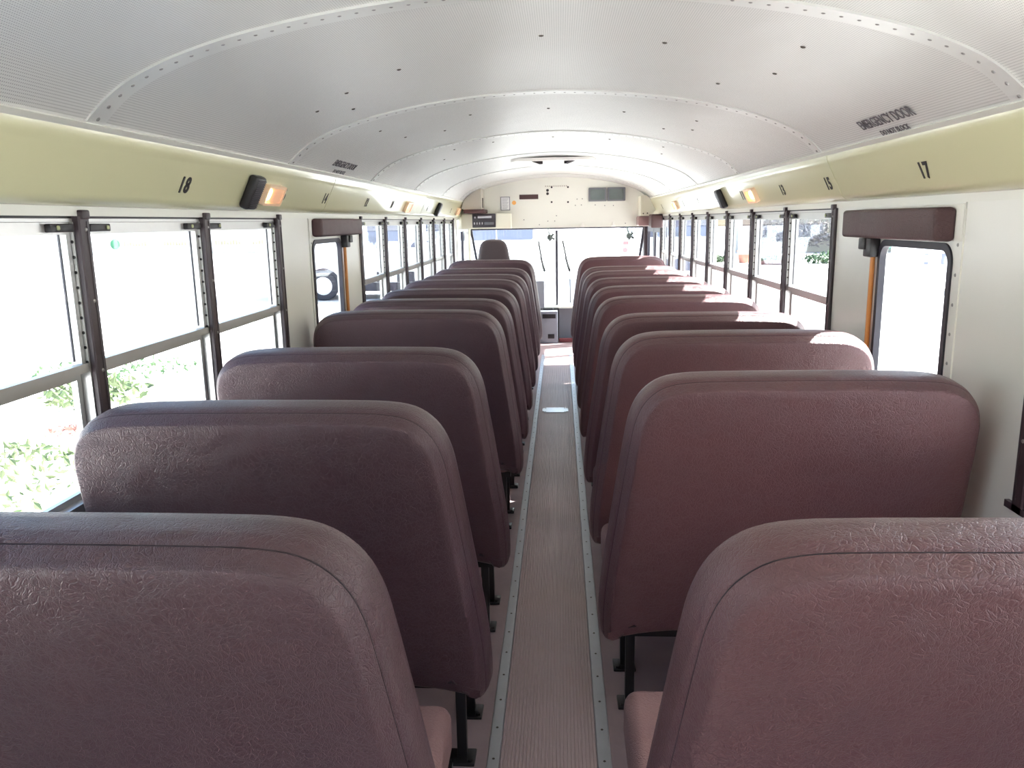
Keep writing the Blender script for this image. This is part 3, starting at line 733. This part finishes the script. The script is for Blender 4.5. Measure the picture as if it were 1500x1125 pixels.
# left overhead compartment
t = empty('overhead_compartment', (0, 0, 0)); tag(t, 'cream grey overhead compartment hanging in the front left corner', 'overhead cabinet')
m = MB(); Y0 = 9.12
pts = [(-1.066, 1.752)]+[(x, ceil_z(x)-.003) for x in (-1.045, -1.0, -.95, -.9, -.87, -.84)]+[(-.84, 1.735), (-1.0, 1.735)]
m.prism(pts, 'y', Y0, YF-.002); m.build('body', M['cream_grey'], t, smooth=20)
m = MB(); m.box(-.839, -.835, Y0+.10, Y0+.115, 1.76, 1.87); m.box(-.839, -.835, Y0+.17, Y0+.185, 1.76, 1.87); m.build('slot', M['hole'], t)
m = MB(); m.rbox(-1.04, -.80, Y0-.05, YF-.05, 1.700, 1.742, .010, 3); m.build('padded_edge', M['vinyl_dark'], t)
# radio / control panel housing
t = empty('control_panel', (0, 0, 0)); tag(t, 'cream housing with dark switch panel under the left overhead compartment', 'control panel')
m = MB(); m.rbox(-1.10, -.52, 9.34, YF-.002, 1.525, 1.698, .012, 3); m.build('housing', M['cream_box'], t)
m = MB(); m.rbox(-.97, -.70, 9.325, 9.345, 1.54, 1.695, .006, 3); f = m.build('switch_face', M['radio'], t)
for k in range(4):
    m = MB(); m.rbox(-.95+k*.03, -.938+k*.03, 9.31, 9.327, 1.575, 1.60, .003, 2); m.build('switch', M['silver'], f)
m = MB(); m.rbox(-.945, -.93, 9.315, 9.327, 1.645, 1.665, .003, 2); m.rbox(-.905, -.745, 9.317, 9.327, 1.645, 1.672, .003, 2); m.build('radio_buttons', M['silver'], f)
m = MB(); m.rbox(-.83, -.72, 9.318, 9.327, 1.57, 1.60, .003, 2); m.build('display_strip', M['grey_dark'], f)
# right corner column box and pads
m = MB(); m.prism([(.945, 1.64), (1.05, 1.64), (1.11, 1.70), (1.062, 1.80), (1.047, 1.834), (1.0, 1.868), (.945, 1.86)], 'y', 9.2, YF-.002)
m.rbox(.94, .955, 9.18, 9.3, 1.66, 1.84, .003, 2)
o = m.build('corner_housing', M['cream_box'], smooth=25); tag(o, 'cream box housing in the front right corner below the ceiling', 'housing')
m = MB(); m.dome((.975, 9.2, 1.665), (0, -1, 0), .008); m.dome((1.02, 9.2, 1.668), (0, -1, 0), .008); m.build('screw_row', M['rivet_dark'], o)
m = MB(); m.rbox(.925, 1.07, 9.22, YF-.001, 1.53, 1.638, .018, 4); tag(m.build('door_header_pad', M['vinyl_seat']), 'small light maroon pad under the front right corner housing', 'pad')
m = MB(); m.rbox(1.035, 1.164, 8.95, 9.2, 1.508, 1.655, .018, 4); tag(m.build('door_header_pad', M['vinyl_dark']), 'dark maroon pad above the entrance door edge, nearest the right windows', 'pad')

# cab structure: A-posts, windshield, door, driver window
m = MB()
m.box(-W-.07, -W+.0, 9.36, 9.50, -.05, HB); m.box(-W-.07, -W+.0, 9.50, YW, -.05, .75)
m.box(-W-.07, -W+.01, 10.75, YW+.1, .75, HB)
m.build('wall_left_front', M['cream_box'])['kind'] = 'structure'
tag(bpy.data.objects['wall_left_front'], 'cream left cab wall beside the driver', 'wall')
m = MB(); m.box(W-.0, W+.07, 9.12, 9.24, -.05, HB); m.box(W-.02, W+.05, 10.72, YW+.1, -.05, HB)
o = m.build('wall_right_front', M['post']); tag(o, 'dark post beside the entrance door opening', 'wall', kind='structure')
# entrance door (two glazed leaves)
o = empty('door_3', (0, 0, 0)); tag(o, 'glazed entrance door with dark frame at the front right', 'door', kind='structure')
for k, (a, b) in enumerate(((9.25, 9.97), (9.99, 10.71))):
    m = MB(); ring_x(m, rect_match(rrect(a+.06, b-.06, .1, 1.45, .05, 4), a, b, -.3, HB-.01), rrect(a+.06, b-.06, .1, 1.45, .05, 4), W+.02, W+.05); lf = m.build('door_leaf', M['rubber'], o)
    m = MB(); m.box(W+.032, W+.037, a+.05, b-.05, .09, 1.46); m.build('glass', M['glass'], lf)
o = empty('window_31', (0, 0, 0)); tag(o, 'driver side window with slim dark frame', 'window', kind='structure')
m = MB(); ring_x(m, rect_match(rrect(9.54, 10.7, .80, 1.49, .05, 4), 9.5, 10.75, .75, HB-.002), rrect(9.54, 10.7, .80, 1.49, .05, 4), -W-.04, -W-.01); m.build('frame', M['alu'], o)
m = MB(); m.box(-W-.028, -W-.023, 9.53, 10.71, .79, 1.5); m.build('glass', M['glass'], o)
m = MB(); m.box(-W-.035, -W-.005, 10.1, 10.125, .79, 1.5); m.build('mullion', M['rubber'], o)
# windshield
o = empty('window_32', (0, 0, 0)); tag(o, 'two-pane windshield with a dark centre post at the bus front', 'windshield', kind='structure')
zb = .47
m = MB(); m.box(-1.18, 1.18, YW-.03, YW+.02, 1.494, 1.522); m.box(-.022, .012, YW-.03, YW+.02, zb, 1.48); m.box(-1.18, 1.18, YW-.02, YW+.02, zb-.03, zb+.012); m.build('frame', M['rubber'], o)
for x0, x1, x2, x3 in ((-1.165, -1.135, -1.075, -1.045), (1.135, 1.165, 1.062, 1.092)):
    m = MB(); m.prism([(x0, 1.5), (x1, 1.5), (x3 if x0 < 0 else x3, .95), (x2, .95)], 'y', YW-.05, YW-.02); m.build('corner_post', M['rubber'], o)
m = MB(); m.box(-1.2, -.02, YW-.006, YW, zb, 1.49); m.build('pane', M['glass_front'], o)
m = MB(); m.box(.01, 1.2, YW-.006, YW, zb, 1.49); m.build('pane', M['glass_front'], o)
# dash cowl, front wall below, cabinets
m = MB(); m.box(-1.2, 1.2, 10.9, 11.0, -.06, zb-.02); m.box(.02, .85, 10.84, 10.9, -.06, .445)
o = m.build('wall_cowl', M['grey_dark'], smooth=20); tag(o, 'dark grey front kick panel under the windshield', 'wall', kind='structure')
m = MB(); m.rbox(-1.1, 1.1, 10.70, 10.93, .447, .478, .008, 3); tag(m.build('dashboard_shelf', M['header']), 'pale dashboard shelf under the windshield', 'dashboard')
m = MB(); m.rbox(-.19, -.06, 10.68, 10.7, .43, .452, .004, 2); m.rbox(-.05, .02, 10.69, 10.7, .432, .452, .004, 2); tag(m.build('dashboard_trim', M['black']), 'black trim strip on the front edge of the dashboard shelf', 'trim strip')
t = empty('heater_cabinet', (0, 0, 0)); tag(t, 'light grey heater cabinet with two black vents at the end of the aisle', 'heater cabinet')
m = MB(); m.rbox(-.25, .003, 10.52, 10.83, 0, .425, .008, 3); m.build('body', M['grey'], t)
m = MB(); m.rbox(-.195, -.022, 10.512, 10.526, .335, .392, .004, 2)
for k in range(4): m.box(-.19, -.027, 10.507, 10.513, .343+k*.012, .348+k*.012)
m.build('upper_vent', M['black'], t)
m = MB(); m.rbox(-.126, -.04, 10.512, 10.526, .065, .125, .004, 2); m.build('lower_vent', M['black'], t)
m = MB(); m.rbox(.02, .33, 10.6, 10.68, -.0, .05, .01, 2); tag(m.build('step_rail', M['maroonpanel']), 'low maroon rail along the foot of the front panel', 'rail')
t = empty('instrument_pod', (0, 0, 0)); tag(t, 'grey instrument pod beside the driver on the dashboard', 'instrument pod')
m = MB(); m.prism([(10.45, .48), (10.55, .48), (10.62, .80), (10.52, .83)], 'x', -.42, -.17); m.build('body', M['grey'], t)
m = MB(); m.prism([(10.466, .56), (10.47, .56), (10.522, .76), (10.516, .762)], 'x', -.30, -.19); m.build('display', M['black'], t)
m = MB(); m.rbox(-.40, -.20, 10.46, 10.66, .475, .486, .003, 2); m.build('foot', M['grey'], t)

# driver seat and steering wheel
t = empty('driver_seat', (-.76, 9.7, 0)); tag(t, 'dark high-back driver seat rising above the left front bench', 'driver seat')
def soft(pts_z, y0, th, name, mat, parent, smooth=60):
    # pts_z list of (z, halfwidth, yshift)
    m = MB(); vs = []; fs = []; K = 20
    for (z, hw, ysf) in pts_z:
        for k in range(K):
            a = 2*PI*k/K; c, s_ = math.cos(a), math.sin(a); e = .55
            vs.append((hw*math.copysign(abs(c)**e, c), y0+ysf+th*math.copysign(abs(s_)**.8, s_)*(min(1, hw/.12)), z))
    for j in range(len(pts_z)-1):
        for k in range(K): fs.append((j*K+k, j*K+(k+1) % K, (j+1)*K+(k+1) % K, (j+1)*K+k))
    fs += [tuple(range(K)), tuple(range((len(pts_z)-1)*K, len(pts_z)*K))]
    m.add(vs, fs); return m.build(name, mat, parent, smooth)
soft([(.50, .20, .12), (.53, .235, .11), (.8, .245, .06), (1.0, .235, .02), (1.12, .205, 0), (1.2, .188, -.005), (1.29, .172, -.01), (1.34, .155, -.01), (1.372, .128, -.01), (1.388, .09, -.01), (1.394, .05, -.01), (1.396, .02, -.01)], 0, .055, 'backrest', M['vinyl_driver'], t)
soft([(.40, .22, .30), (.42, .25, .30), (.50, .25, .30), (.525, .235, .30), (.53, .18, .30)], 0, .24, 'cushion', M['vinyl_driver'], t)
m = MB(); m.rbox(-.16, .16, .14, .46, 0, .04, .008, 2); m.box(-.09, .09, .2, .4, .04, .34); m.rbox(-.2, .2, .1, .5, .34, .40, .01, 2); m.build('pedestal', M['steel'], t)
t = empty('steering_wheel', (-.76, 10.38, .83)); tag(t, 'black steering wheel ahead of the driver seat', 'steering wheel')
ax = Vector((0, -.6, .8)).normalized(); u = Vector((1, 0, 0)); w = ax.cross(u)
m = MB(); m.tube([(u*math.cos(2*PI*k/32)+w*math.sin(2*PI*k/32))*.22 for k in range(32)], .014, 8, closed=True); m.build('rim', M['black'], t)
m = MB(); m.lathe((0, 0, 0), ax[:], [(.05, -.03), (.05, 0), (.04, .01)], 20)
for a in (0, 2.1, 4.2): m.tube([(0, 0, 0), ((u*math.cos(a)+w*math.sin(a))*.22)[:]], .01, 8)
m.build('spokes', M['black'], t)
m = MB(); m.tube([(0, 0, 0), (-ax*.52)[:]], .022, 10); m.build('column', M['black'], t)

# fans on the bulkhead edge and hanging tags
def fan(x, y, z, label, face):
    t = empty('dash_fan', (x, y, z)); tag(t, label, 'fan', 'small dash fans')
    m = MB(); m.rbox(-.022, .022, -.02, .02, -.012, .0, .003, 2); m.tube([(0, 0, -.01), (0, -.01, -.05), (face*.015, -.01, -.075)], .008, 8); m.build('bracket', M['fan'], t)
    c = Vector((face*.03, -.01, -.12)); ax_ = Vector((face*.55, -.8, -.1)).normalized()
    m = MB(); m.lathe(c, ax_, [(.02, -.045), (.034, -.03), (.034, 0), (.018, .012)], 14); m.build('motor', M['fan'], t)
    u_ = ax_.orthogonal().normalized(); w_ = ax_.cross(u_); m = MB()
    for R_ in (.068, .05, .03): m.tube([(c+ax_*(.03-.01*(R_ < .06))+(u_*math.cos(2*PI*k/20)+w_*math.sin(2*PI*k/20))*R_)[:] for k in range(20)], .003, 5, closed=True)
    for k in range(10):
        a = 2*PI*k/10; m.tube([(c-ax_*.02+(u_*math.cos(a)+w_*math.sin(a))*.034)[:], (c+ax_*.03+(u_*math.cos(a)+w_*math.sin(a))*.068)[:]], .0022, 4)
    m.build('cage', M['fan'], t)
    m = MB()
    for k in range(4):
        a = 2*PI*k/4; d = u_*math.cos(a)+w_*math.sin(a); e = u_*math.cos(a+.7)+w_*math.sin(a+.7)
        p0 = c+ax_*.014; m.add([(p0+d*.012)[:], (p0+d*.055+ax_*.006)[:], (p0+e*.055-ax_*.004)[:], (p0+e*.012)[:], (p0+d*.012+ax_*.002)[:], (p0+d*.055+ax_*.008)[:], (p0+e*.055-ax_*.002)[:], (p0+e*.012+ax_*.002)[:]], [(0, 1, 2, 3), (7, 6, 5, 4), (0, 4, 5, 1), (1, 5, 6, 2), (2, 6, 7, 3), (3, 7, 4, 0)])
    m.build('blades', M['black'], t)
fan(-.105, 10.0, HB, 'dark clip-on fan under the bulkhead left of the windshield post', 1)
fan(.865, 10.0, HB, 'dark clip-on fan under the bulkhead toward the entrance door', 1)
m = MB(); m.tube([(.86, 9.97, 1.40), (.85, 9.97, 1.345)], .002, 5); m.prism([(.815, 1.345), (.875, 1.345), (.885, 1.30), (.81, 1.30)], 'y', 9.97, 9.973)
tag(m.build('hanging_tag', M['pink']), 'pink paper tag hanging under the right fan', 'tag')
m = MB(); m.lathe((.838, 9.97, 1.235), (0, 1, 0), [(.032, 0), (.032, .003)], 18); m.tube([(.845, 9.972, 1.30), (.84, 9.972, 1.265)], .002, 5)
tag(m.build('hanging_tag', M['pink']), 'round pink tag hanging lowest under the right fan', 'tag')
# wipers outside the windshield
for x0, x1, lab in ((.075, .15, 'black windshield wiper right of the centre post'), (-.25, -.19, 'black windshield wiper left of the centre post')):
    t = empty('windshield_wiper', (0, 0, 0)); tag(t, lab, 'wiper', 'windshield wipers')
    m = MB(); m.tube([(x1+.02, YW+.06, .93), ((x0+x1)/2, YW+.05, 1.12)], [.018, .014], 8); m.tube([(x1+.03, YW+.08, .5), (x1+.02, YW+.06, .93)], .007, 6); m.build('arm', M['black'], t)
    m = MB(); m.tube([(x0, YW+.03, 1.34), ((x0+x1)/2, YW+.028, 1.16), (x1, YW+.03, .97)], .012, 6); m.build('blade', M['black'], t)

# rear wall behind the camera
m = MB(); zs = [(x*1.05, z+.03) for x, z in reversed(fine)]
m.box(-1.2, -.28, YR-.06, YR, -.05, 1.0); m.box(.28, 1.2, YR-.06, YR, -.05, 1.0)
m.prism([(-1.2, 1.56), (1.2, 1.56), (1.2, 1.8)]+zs+[(-1.2, 1.8)], 'y', YR-.06, YR)
for a, b in ((-1.2, -1.02), (-.36, -.28), (.28, .36), (1.02, 1.2)): m.box(a, b, YR-.06, YR, 1.0, 1.56)
o = m.build('wall_rear', M['wall'], smooth=25); tag(o, 'cream rear wall of the bus with windows', 'wall', kind='structure')
m = MB(); 
for a, b in ((-1.02, -.36), (.36, 1.02)): m.box(a, b, YR-.035, YR-.03, 1.0, 1.56)
m.build('pane', M['glass'], o)
m = MB(); m.box(-.28, .28, YR-.05, YR-.01, 0, 1.0); m.box(-.28, -.2, YR-.05, YR-.01, 1.0, 1.56); m.box(.2, .28, YR-.05, YR-.01, 1.0, 1.56)
o = m.build('door_4', M['wall'], smooth=25); tag(o, 'rear emergency door behind the camera', 'door', kind='structure')
m = MB(); m.box(-.2, .2, YR-.035, YR-.03, 1.0, 1.56); m.build('pane', M['glass'], o)

# ------------------------------------------------------------------ outside
GZ = -.95
m = MB(); m.box(-160, 160, -60, 260, GZ-.1, GZ); o = m.build('ground', M['asphalt']); tag(o, 'pale sunlit concrete yard around the bus', 'ground', kind='structure')
m = MB(); m.prism([(-3.2, -4), (-3.4, 6), (-4.6, 11), (-6.5, 15.5), (-10, 17), (-14, 14), (-13, 4), (-12, -4)], 'z', GZ, GZ+.04)
o = m.build('planting_bed', M['lawn_dirt']); tag(o, 'pale dry planting bed left of the bus', 'planting bed', kind='structure')
def leaves(cs, n, size, mat, name, label, cat, seed=1, kind='stuff', flat=1.0):
    rnd = random.Random(seed); m = MB()
    for _ in range(n):
        cx, cy, cz, rx, ry, rz = rnd.choice(cs)
        while True:
            p = Vector((rnd.uniform(-1, 1), rnd.uniform(-1, 1), rnd.uniform(-1, 1)))
            if p.length <= 1: break
        p = Vector((cx+p.x*rx, cy+p.y*ry, cz+p.z*rz)); u_ = Vector((rnd.gauss(0, 1), rnd.gauss(0, 1), rnd.gauss(0, 1)*flat)).normalized(); w_ = u_.orthogonal().normalized()
        sz = size*rnd.uniform(.6, 1.4)
        a, b, c, d = p+u_*sz, p+w_*sz*.45, p-u_*sz, p-w_*sz*.45; k = u_.cross(w_)*sz*.12
        m.add([(a)[:], (b+k)[:], (c)[:], (d+k)[:]], [(0, 1, 2, 3)])
    o = m.build(name, mat, smooth=None); tag(o, label, cat, kind=kind); return o
leaves([(-6.6, 10.8, GZ+.25, .75, .7, .22), (-7.0, 11.1, GZ+.2, .6, .6, .18)], 420, .07, M['leaf'], 'leafy_shrub', 'low green leafy shrub in the bed seen through the rear left window', 'shrub', 3, 'thing')
leaves([(-5.3, 7.3, GZ+.09, 1.3, 1.0, .07), (-6.4, 8.3, GZ+.08, 1.0, .4, .06)], 420, .055, M['leaf'], 'ground_cover', 'sparse green ground cover leaves in the bed near the bus', 'ground cover', 4)
leaves([(-6.1, 9.4, GZ+.06, .45, .35, .03), (-6.0, 9.5, GZ+.06, .3, .2, .03)], 220, .05, M['mulch'], 'mulch_patch', 'red brown mulch patches in the bed near the bus', 'mulch', 5)
leaves([(-7.9, 13.6, GZ+.09, 1.6, 1.3, .07)], 260, .055, M['leaf_dark'], 'ground_cover', 'scattered leaves farther along the planting bed', 'ground cover', 6)

def wheel(x, y, z, r, w, parent, axis=(0, -1, 0)):
    m = MB(); m.lathe((x, y, z), axis, [(r*.62, 0), (r*.95, 0), (r, .03), (r, w-.03), (r*.95, w), (r*.62, w)], 28); t_ = m.build('tyre', M['tyre'], parent)
    m = MB(); m.lathe((x, y, z), axis, [(r*.62, w*.5), (r*.62, w*1.01), (r*.56, w*1.04), (r*.5, w*1.02), (r*.3, w*1.02), (r*.22, w*1.16), (r*.1, w*1.2)], 24); m.build('hub', M['hub'], t_)
# white bus standing broadside ahead on the left
t = empty('white_bus', (0, 0, 0)); tag(t, 'white bus parked broadside ahead, seen through the left windows', 'bus')
BY = 27.0
m = MB(); m.rbox(-9.5, -.75, BY, BY+2.5, GZ+.55, 2.15, .22, 5); m.build('body', M['white_paint'], t)
m = MB(); m.rbox(-9.3, -1.2, BY+.1, BY+2.4, GZ+.28, GZ+.6, .05, 2); m.build('underbody', M['under'], t)
for (a, b, c, d) in ((-6.45, -6.15, .75, 1.66), (-5.85, -5.35, .95, 1.66), (-5.1, -4.75, .8, 1.1), (-4.45, -4.0, .95, 1.6), (-3.3, -2.1, 1.0, 1.63), (-2.06, -.86, 1.0, 1.63)):
    m = MB(); m.prism(rrect(a, b, c, d, .07, 4), 'y', BY-.015, BY+.03); m.build('window', M['bus_glass'], t)
for x in (-8.05, -2.6):
    m = MB(); arch = [(x+.60*math.cos(a), GZ+.5+.60*math.sin(a)) for a in [PI*k/14 for k in range(15)]]; m.prism(arch, 'y', BY-.012, BY+.02); m.build('wheel_arch', M['under'], t)
    wheel(x, BY+.16, GZ+.5, .5, .26, t)
for a, b in ((-6.2, -5.85), (-5.5, -4.9)):
    m = MB(); m.box(a, b, BY-.02, BY+.05, GZ+.6, GZ+.95); m.build('storage_hatch', M['under'], t)
# end-on bus on the right
t = empty('white_bus', (0, 0, 0)); tag(t, 'white bus parked end-on ahead, seen through the right windows', 'bus')
m = MB(); m.rbox(2.75, 5.25, 27.0, 37.0, GZ+.5, 2.2, .22, 5); m.build('body', M['white_paint'], t)
for a, b in ((2.95, 3.55), (3.6, 4.05), (4.15, 4.6), (4.66, 5.08)):
    m = MB(); m.prism(rrect(a, b, 1.02, 1.62, .06, 4), 'y', 26.985, 27.03); m.build('window', M['bus_glass'], t)
for k in range(6):
    m = MB(); m.prism([(p[0], p[1]) for p in rrect(27.6+k*1.5, 28.8+k*1.5, .95, 1.62, .07, 4)], 'x', 2.735, 2.77); m.build('window', M['bus_glass'], t)
for x in (2.95, 4.77): wheel(x+.0, 27.9, GZ+.5, .5, .28, t, (1, 0, 0))
t = empty('white_car', (0, 0, 0)); tag(t, 'white car parked beyond the right windows', 'car'); t.location = (-2.8, .3, 0)
m = MB(); side = [(3.6, GZ+.35), (3.55, GZ+.8), (3.8, GZ+.95), (4.7, GZ+1.02), (5.1, GZ+1.42), (6.7, GZ+1.45), (7.3, GZ+1.0), (7.75, GZ+.92), (7.8, GZ+.4)]
m.prism(side, 'y', 24.0, 25.7); m.build('body', M['white_paint'], t, smooth=20)
m = MB(); m.prism([(5.0, GZ+1.02), (5.2, GZ+1.36), (6.6, GZ+1.38), (6.95, GZ+1.02)], 'y', 23.99, 24.03); m.build('window', M['bus_glass'], t)
for x in (4.3, 7.0): wheel(x, 24.25, GZ+.32, .32, .24, t)
# distant left: orange vehicle and low pale shop building
t = empty('orange_truck', (0, 0, 0)); tag(t, 'orange truck wheel end at the far left edge beyond the yard', 'truck')
m = MB(); m.rbox(-34, -26.6, 36.2, 38.4, GZ+.7, GZ+1.0, .05, 2); m.rbox(-28.2, -26.2, 36.0, 38.5, GZ+.75, GZ+1.25, .1, 3); m.build('body', M['white_paint'], t)
m = MB(); m.prism([(-26.9+.75*math.cos(PI*k/12), GZ+.6+.75*math.sin(PI*k/12)) for k in range(13)]+[(-26.9+.62*math.cos(PI*k/12), GZ+.6+.62*math.sin(PI*k/12)) for k in range(12, -1, -1)], 'y', 35.7, 36.1); m.build('mudguard', M['yellow'], t)
wheel(-26.9, 36.1, GZ+.55, .55, .3, t); wheel(-31.5, 36.1, GZ+.55, .55, .3, t)
t = empty('shop_building', (0, 0, 0)); tag(t, 'long pale low building with small faint signs behind the yard', 'building')
m = MB(); m.box(-66, -24, 78, 90, GZ, 4.2); m.build('wall', M['wallstone'], t)
m = MB(); m.lathe((-44.2, 77.95, .05), (0, -1, 0), [(.5, 0), (.45, .06)], 20); m.build('round_sign', M['sign_green'], t)
for a, b in ((-43.3, -41.0), (-39.2, -36.7), (-34.0, -31.4), (-30.2, -29.0)):
    m = MB(); x = a; r_ = random.Random(int(b*7))
    while x < b: m.box(x, x+.16, 77.93, 77.99, -.15, -.02+r_.choice((.1, .22, .3))); x += .3
    m.build('sign_lettering', M['sign_tan'], t)
m = MB(); m.tube([(-25.0, 38.3, GZ), (-25.6, 38.3, 1.7)], .035, 8); tag(m.build('sign_post', M['grey_dark']), 'thin leaning post standing in the yard at far left', 'post')
# right side: retaining wall, hedge, tree, planter, kerb, gate
m = MB(); m.prism([(9, 39.2), (40, 34.5), (40, 34.9), (9, 39.7)], 'z', GZ, GZ+.16); tag(m.build('kerb', M['wallstone']), 'low pale kerb across the yard on the right', 'kerb', kind='structure')
leaves([(15.0+k*1.6, 61-k*.5, 2.95, 1.3, 1.0, .75) for k in range(9)], 3200, .22, M['leaf'], 'hedge', 'green hedge along the top of the bank on the right', 'hedge', 8, 'thing')
leaves([(15.0+k*1.6, 60.5-k*.5, .6, 1.2, .8, 1.2) for k in range(9)], 2600, .2, M['twig'], 'vine_bank', 'grey leafless vines covering the bank under the hedge', 'vines', 9)
m = MB(); m.prism([(13, 62.5), (30, 57.5), (30, 59), (13, 64)], 'z', GZ, 2.6); tag(m.build('retaining_bank', M['wallstone']), 'pale retaining bank behind the vines', 'bank', kind='structure')
t = empty('tree', (0, 0, 0)); tag(t, 'ivy-footed grey tree leaning beside the hedge on the right', 'tree')
m = MB(); m.tube([(16.2, 46.5, GZ), (16.0, 46.6, .2), (16.35, 46.6, 1.6), (17.2, 46.7, 3.6), (18.0, 47, 6)], [.5, .36, .3, .26, .2], 12); m.build('trunk', M['bark'], t)
q = leaves([(17.8, 47, 7.5, 3.2, 2.5, 1.8)], 1800, .25, M['leaf'], 'crown', 'crown', 'x', 10, 'thing'); del q['category']; del q['kind']; del q['label']; q.parent = t
leaves([(14.9, 45.2, GZ+.3, 1.6, .8, .35), (11.9, 46.2, GZ+.2, .8, .5, .25), (8.6, 47, GZ+.25, 1.2, .6, .25)], 1500, .12, M['leaf_dark'], 'ivy_patch', 'dark ivy patches at the foot of the tree and planter', 'ivy', 11)
leaves([(12.1, 45.0, GZ+.1, 1.3, .5, .1)], 500, .12, M['mulch'], 'mulch_patch', 'brown mulch island beyond the kerb on the right', 'mulch', 12)
m = MB(); m.lathe((10.6, 47.0, GZ), (0, 0, 1), [(.26, 0), (.36, .62), (.40, .62), (.40, .72)], 20); tag(m.build('planter_pot', M['bucket']), 'terracotta planter pot standing in the ivy', 'planter')
m = MB(); m.tube([(12.0, 52, GZ), (11.9, 52, 3.5)], [.42, .36], 10); m.tube([(11.95, 52, 2.2), (11.1, 52, 3.3)], [.2, .1], 8); tag(m.build('bare_tree', M['bark']), 'bare brown tree trunk behind the planter', 'tree')
t = empty('green_gate', (0, 0, 0)); tag(t, 'green leafy gate frame beyond the right emergency door window', 'gate')
m = MB(); m.box(20.0, 20.75, 49.7, 49.9, GZ, 3.2); m.box(22.6, 22.85, 49.7, 49.9, GZ, 3.2); m.build('gate_post', M['gate'], t)
m = MB(); m.box(18.6, 22.7, 49.75, 49.85, GZ+.55, GZ+.8); m.build('gate_rail', M['gate'], t)
t = empty('white_van', (0, 0, 0)); tag(t, 'white van beyond the right emergency door window', 'van')
m = MB(); m.rbox(11.6, 15.2, 27.0, 29.0, GZ+.45, GZ+1.9, .12, 4); m.build('body', M['white_paint'], t)
for x in (11.9, 12.45):
    m = MB(); m.prism(rrect(x, x+.14, GZ+.95, GZ+1.3, .03, 3), 'y', 26.985, 27.02); m.build('window', M['bus_glass'], t)
for x in (13.5, 14.6): wheel(x, 27.28, GZ+.38, .38, .28, t)

# ------------------------------------------------------------------ light
wd = bpy.data.worlds.new('sky'); SC.world = wd; wd.use_nodes = True; nt = wd.node_tree
bg = nt.nodes['Background']; sk = nt.nodes.new('ShaderNodeTexSky'); sk.sky_type = 'NISHITA'; sk.sun_disc = False
sk.sun_elevation = math.radians(47.5); sk.sun_rotation = math.radians(66); sk.air_density = 1.0; sk.dust_density = 2.6; sk.ozone_density = 1
nt.links.new(sk.outputs[0], bg.inputs[0]); bg.inputs[1].default_value = .42
sun = bpy.data.lights.new('sun', 'SUN'); sun.energy = 19; sun.angle = math.radians(.55); sun.color = (1, .99, .985)
so = bpy.data.objects.new('sun', sun); COL.objects.link(so)
so.rotation_euler = Vector((-1, -.45, -1.06)).to_track_quat('-Z', 'Y').to_euler(); so.location = (20, 9, 22)

# ------------------------------------------------------------------ camera
cam = bpy.data.cameras.new('camera'); co = bpy.data.objects.new('camera', cam); COL.objects.link(co)
cam.sensor_fit = 'HORIZONTAL'; cam.sensor_width = 36; cam.lens = 1164.92/1500*36; cam.clip_start = .02; cam.clip_end = 500
pi_, ya, ro = math.radians(11.5378), math.radians(-3.567), math.radians(-.9922)
R0 = Vector((math.cos(ya), -math.sin(ya), 0)); H = Vector((math.sin(ya), math.cos(ya), 0)); Z = Vector((0, 0, 1))
F = H*math.cos(pi_)-Z*math.sin(pi_); U0 = H*math.sin(pi_)+Z*math.cos(pi_)
R = R0*math.cos(ro)+U0*math.sin(ro); U = -R0*math.sin(ro)+U0*math.cos(ro); B = -F
co.matrix_world = Matrix(((R.x, U.x, B.x, .0385), (R.y, U.y, B.y, 0), (R.z, U.z, B.z, 1.601), (0, 0, 0, 1)))
SC.camera = co
vs_ = SC.view_settings; vs_.view_transform = 'Standard'; vs_.look = 'None'; vs_.gamma = 1; vs_.use_curve_mapping = False; vs_.exposure = 1.1
SC.cycles.max_bounces = 10; SC.cycles.diffuse_bounces = 6; SC.cycles.glossy_bounces = 4; SC.cycles.transparent_max_bounces = 24
SC.cycles.use_denoising = True
SC.cycles.sample_clamp_indirect = 8
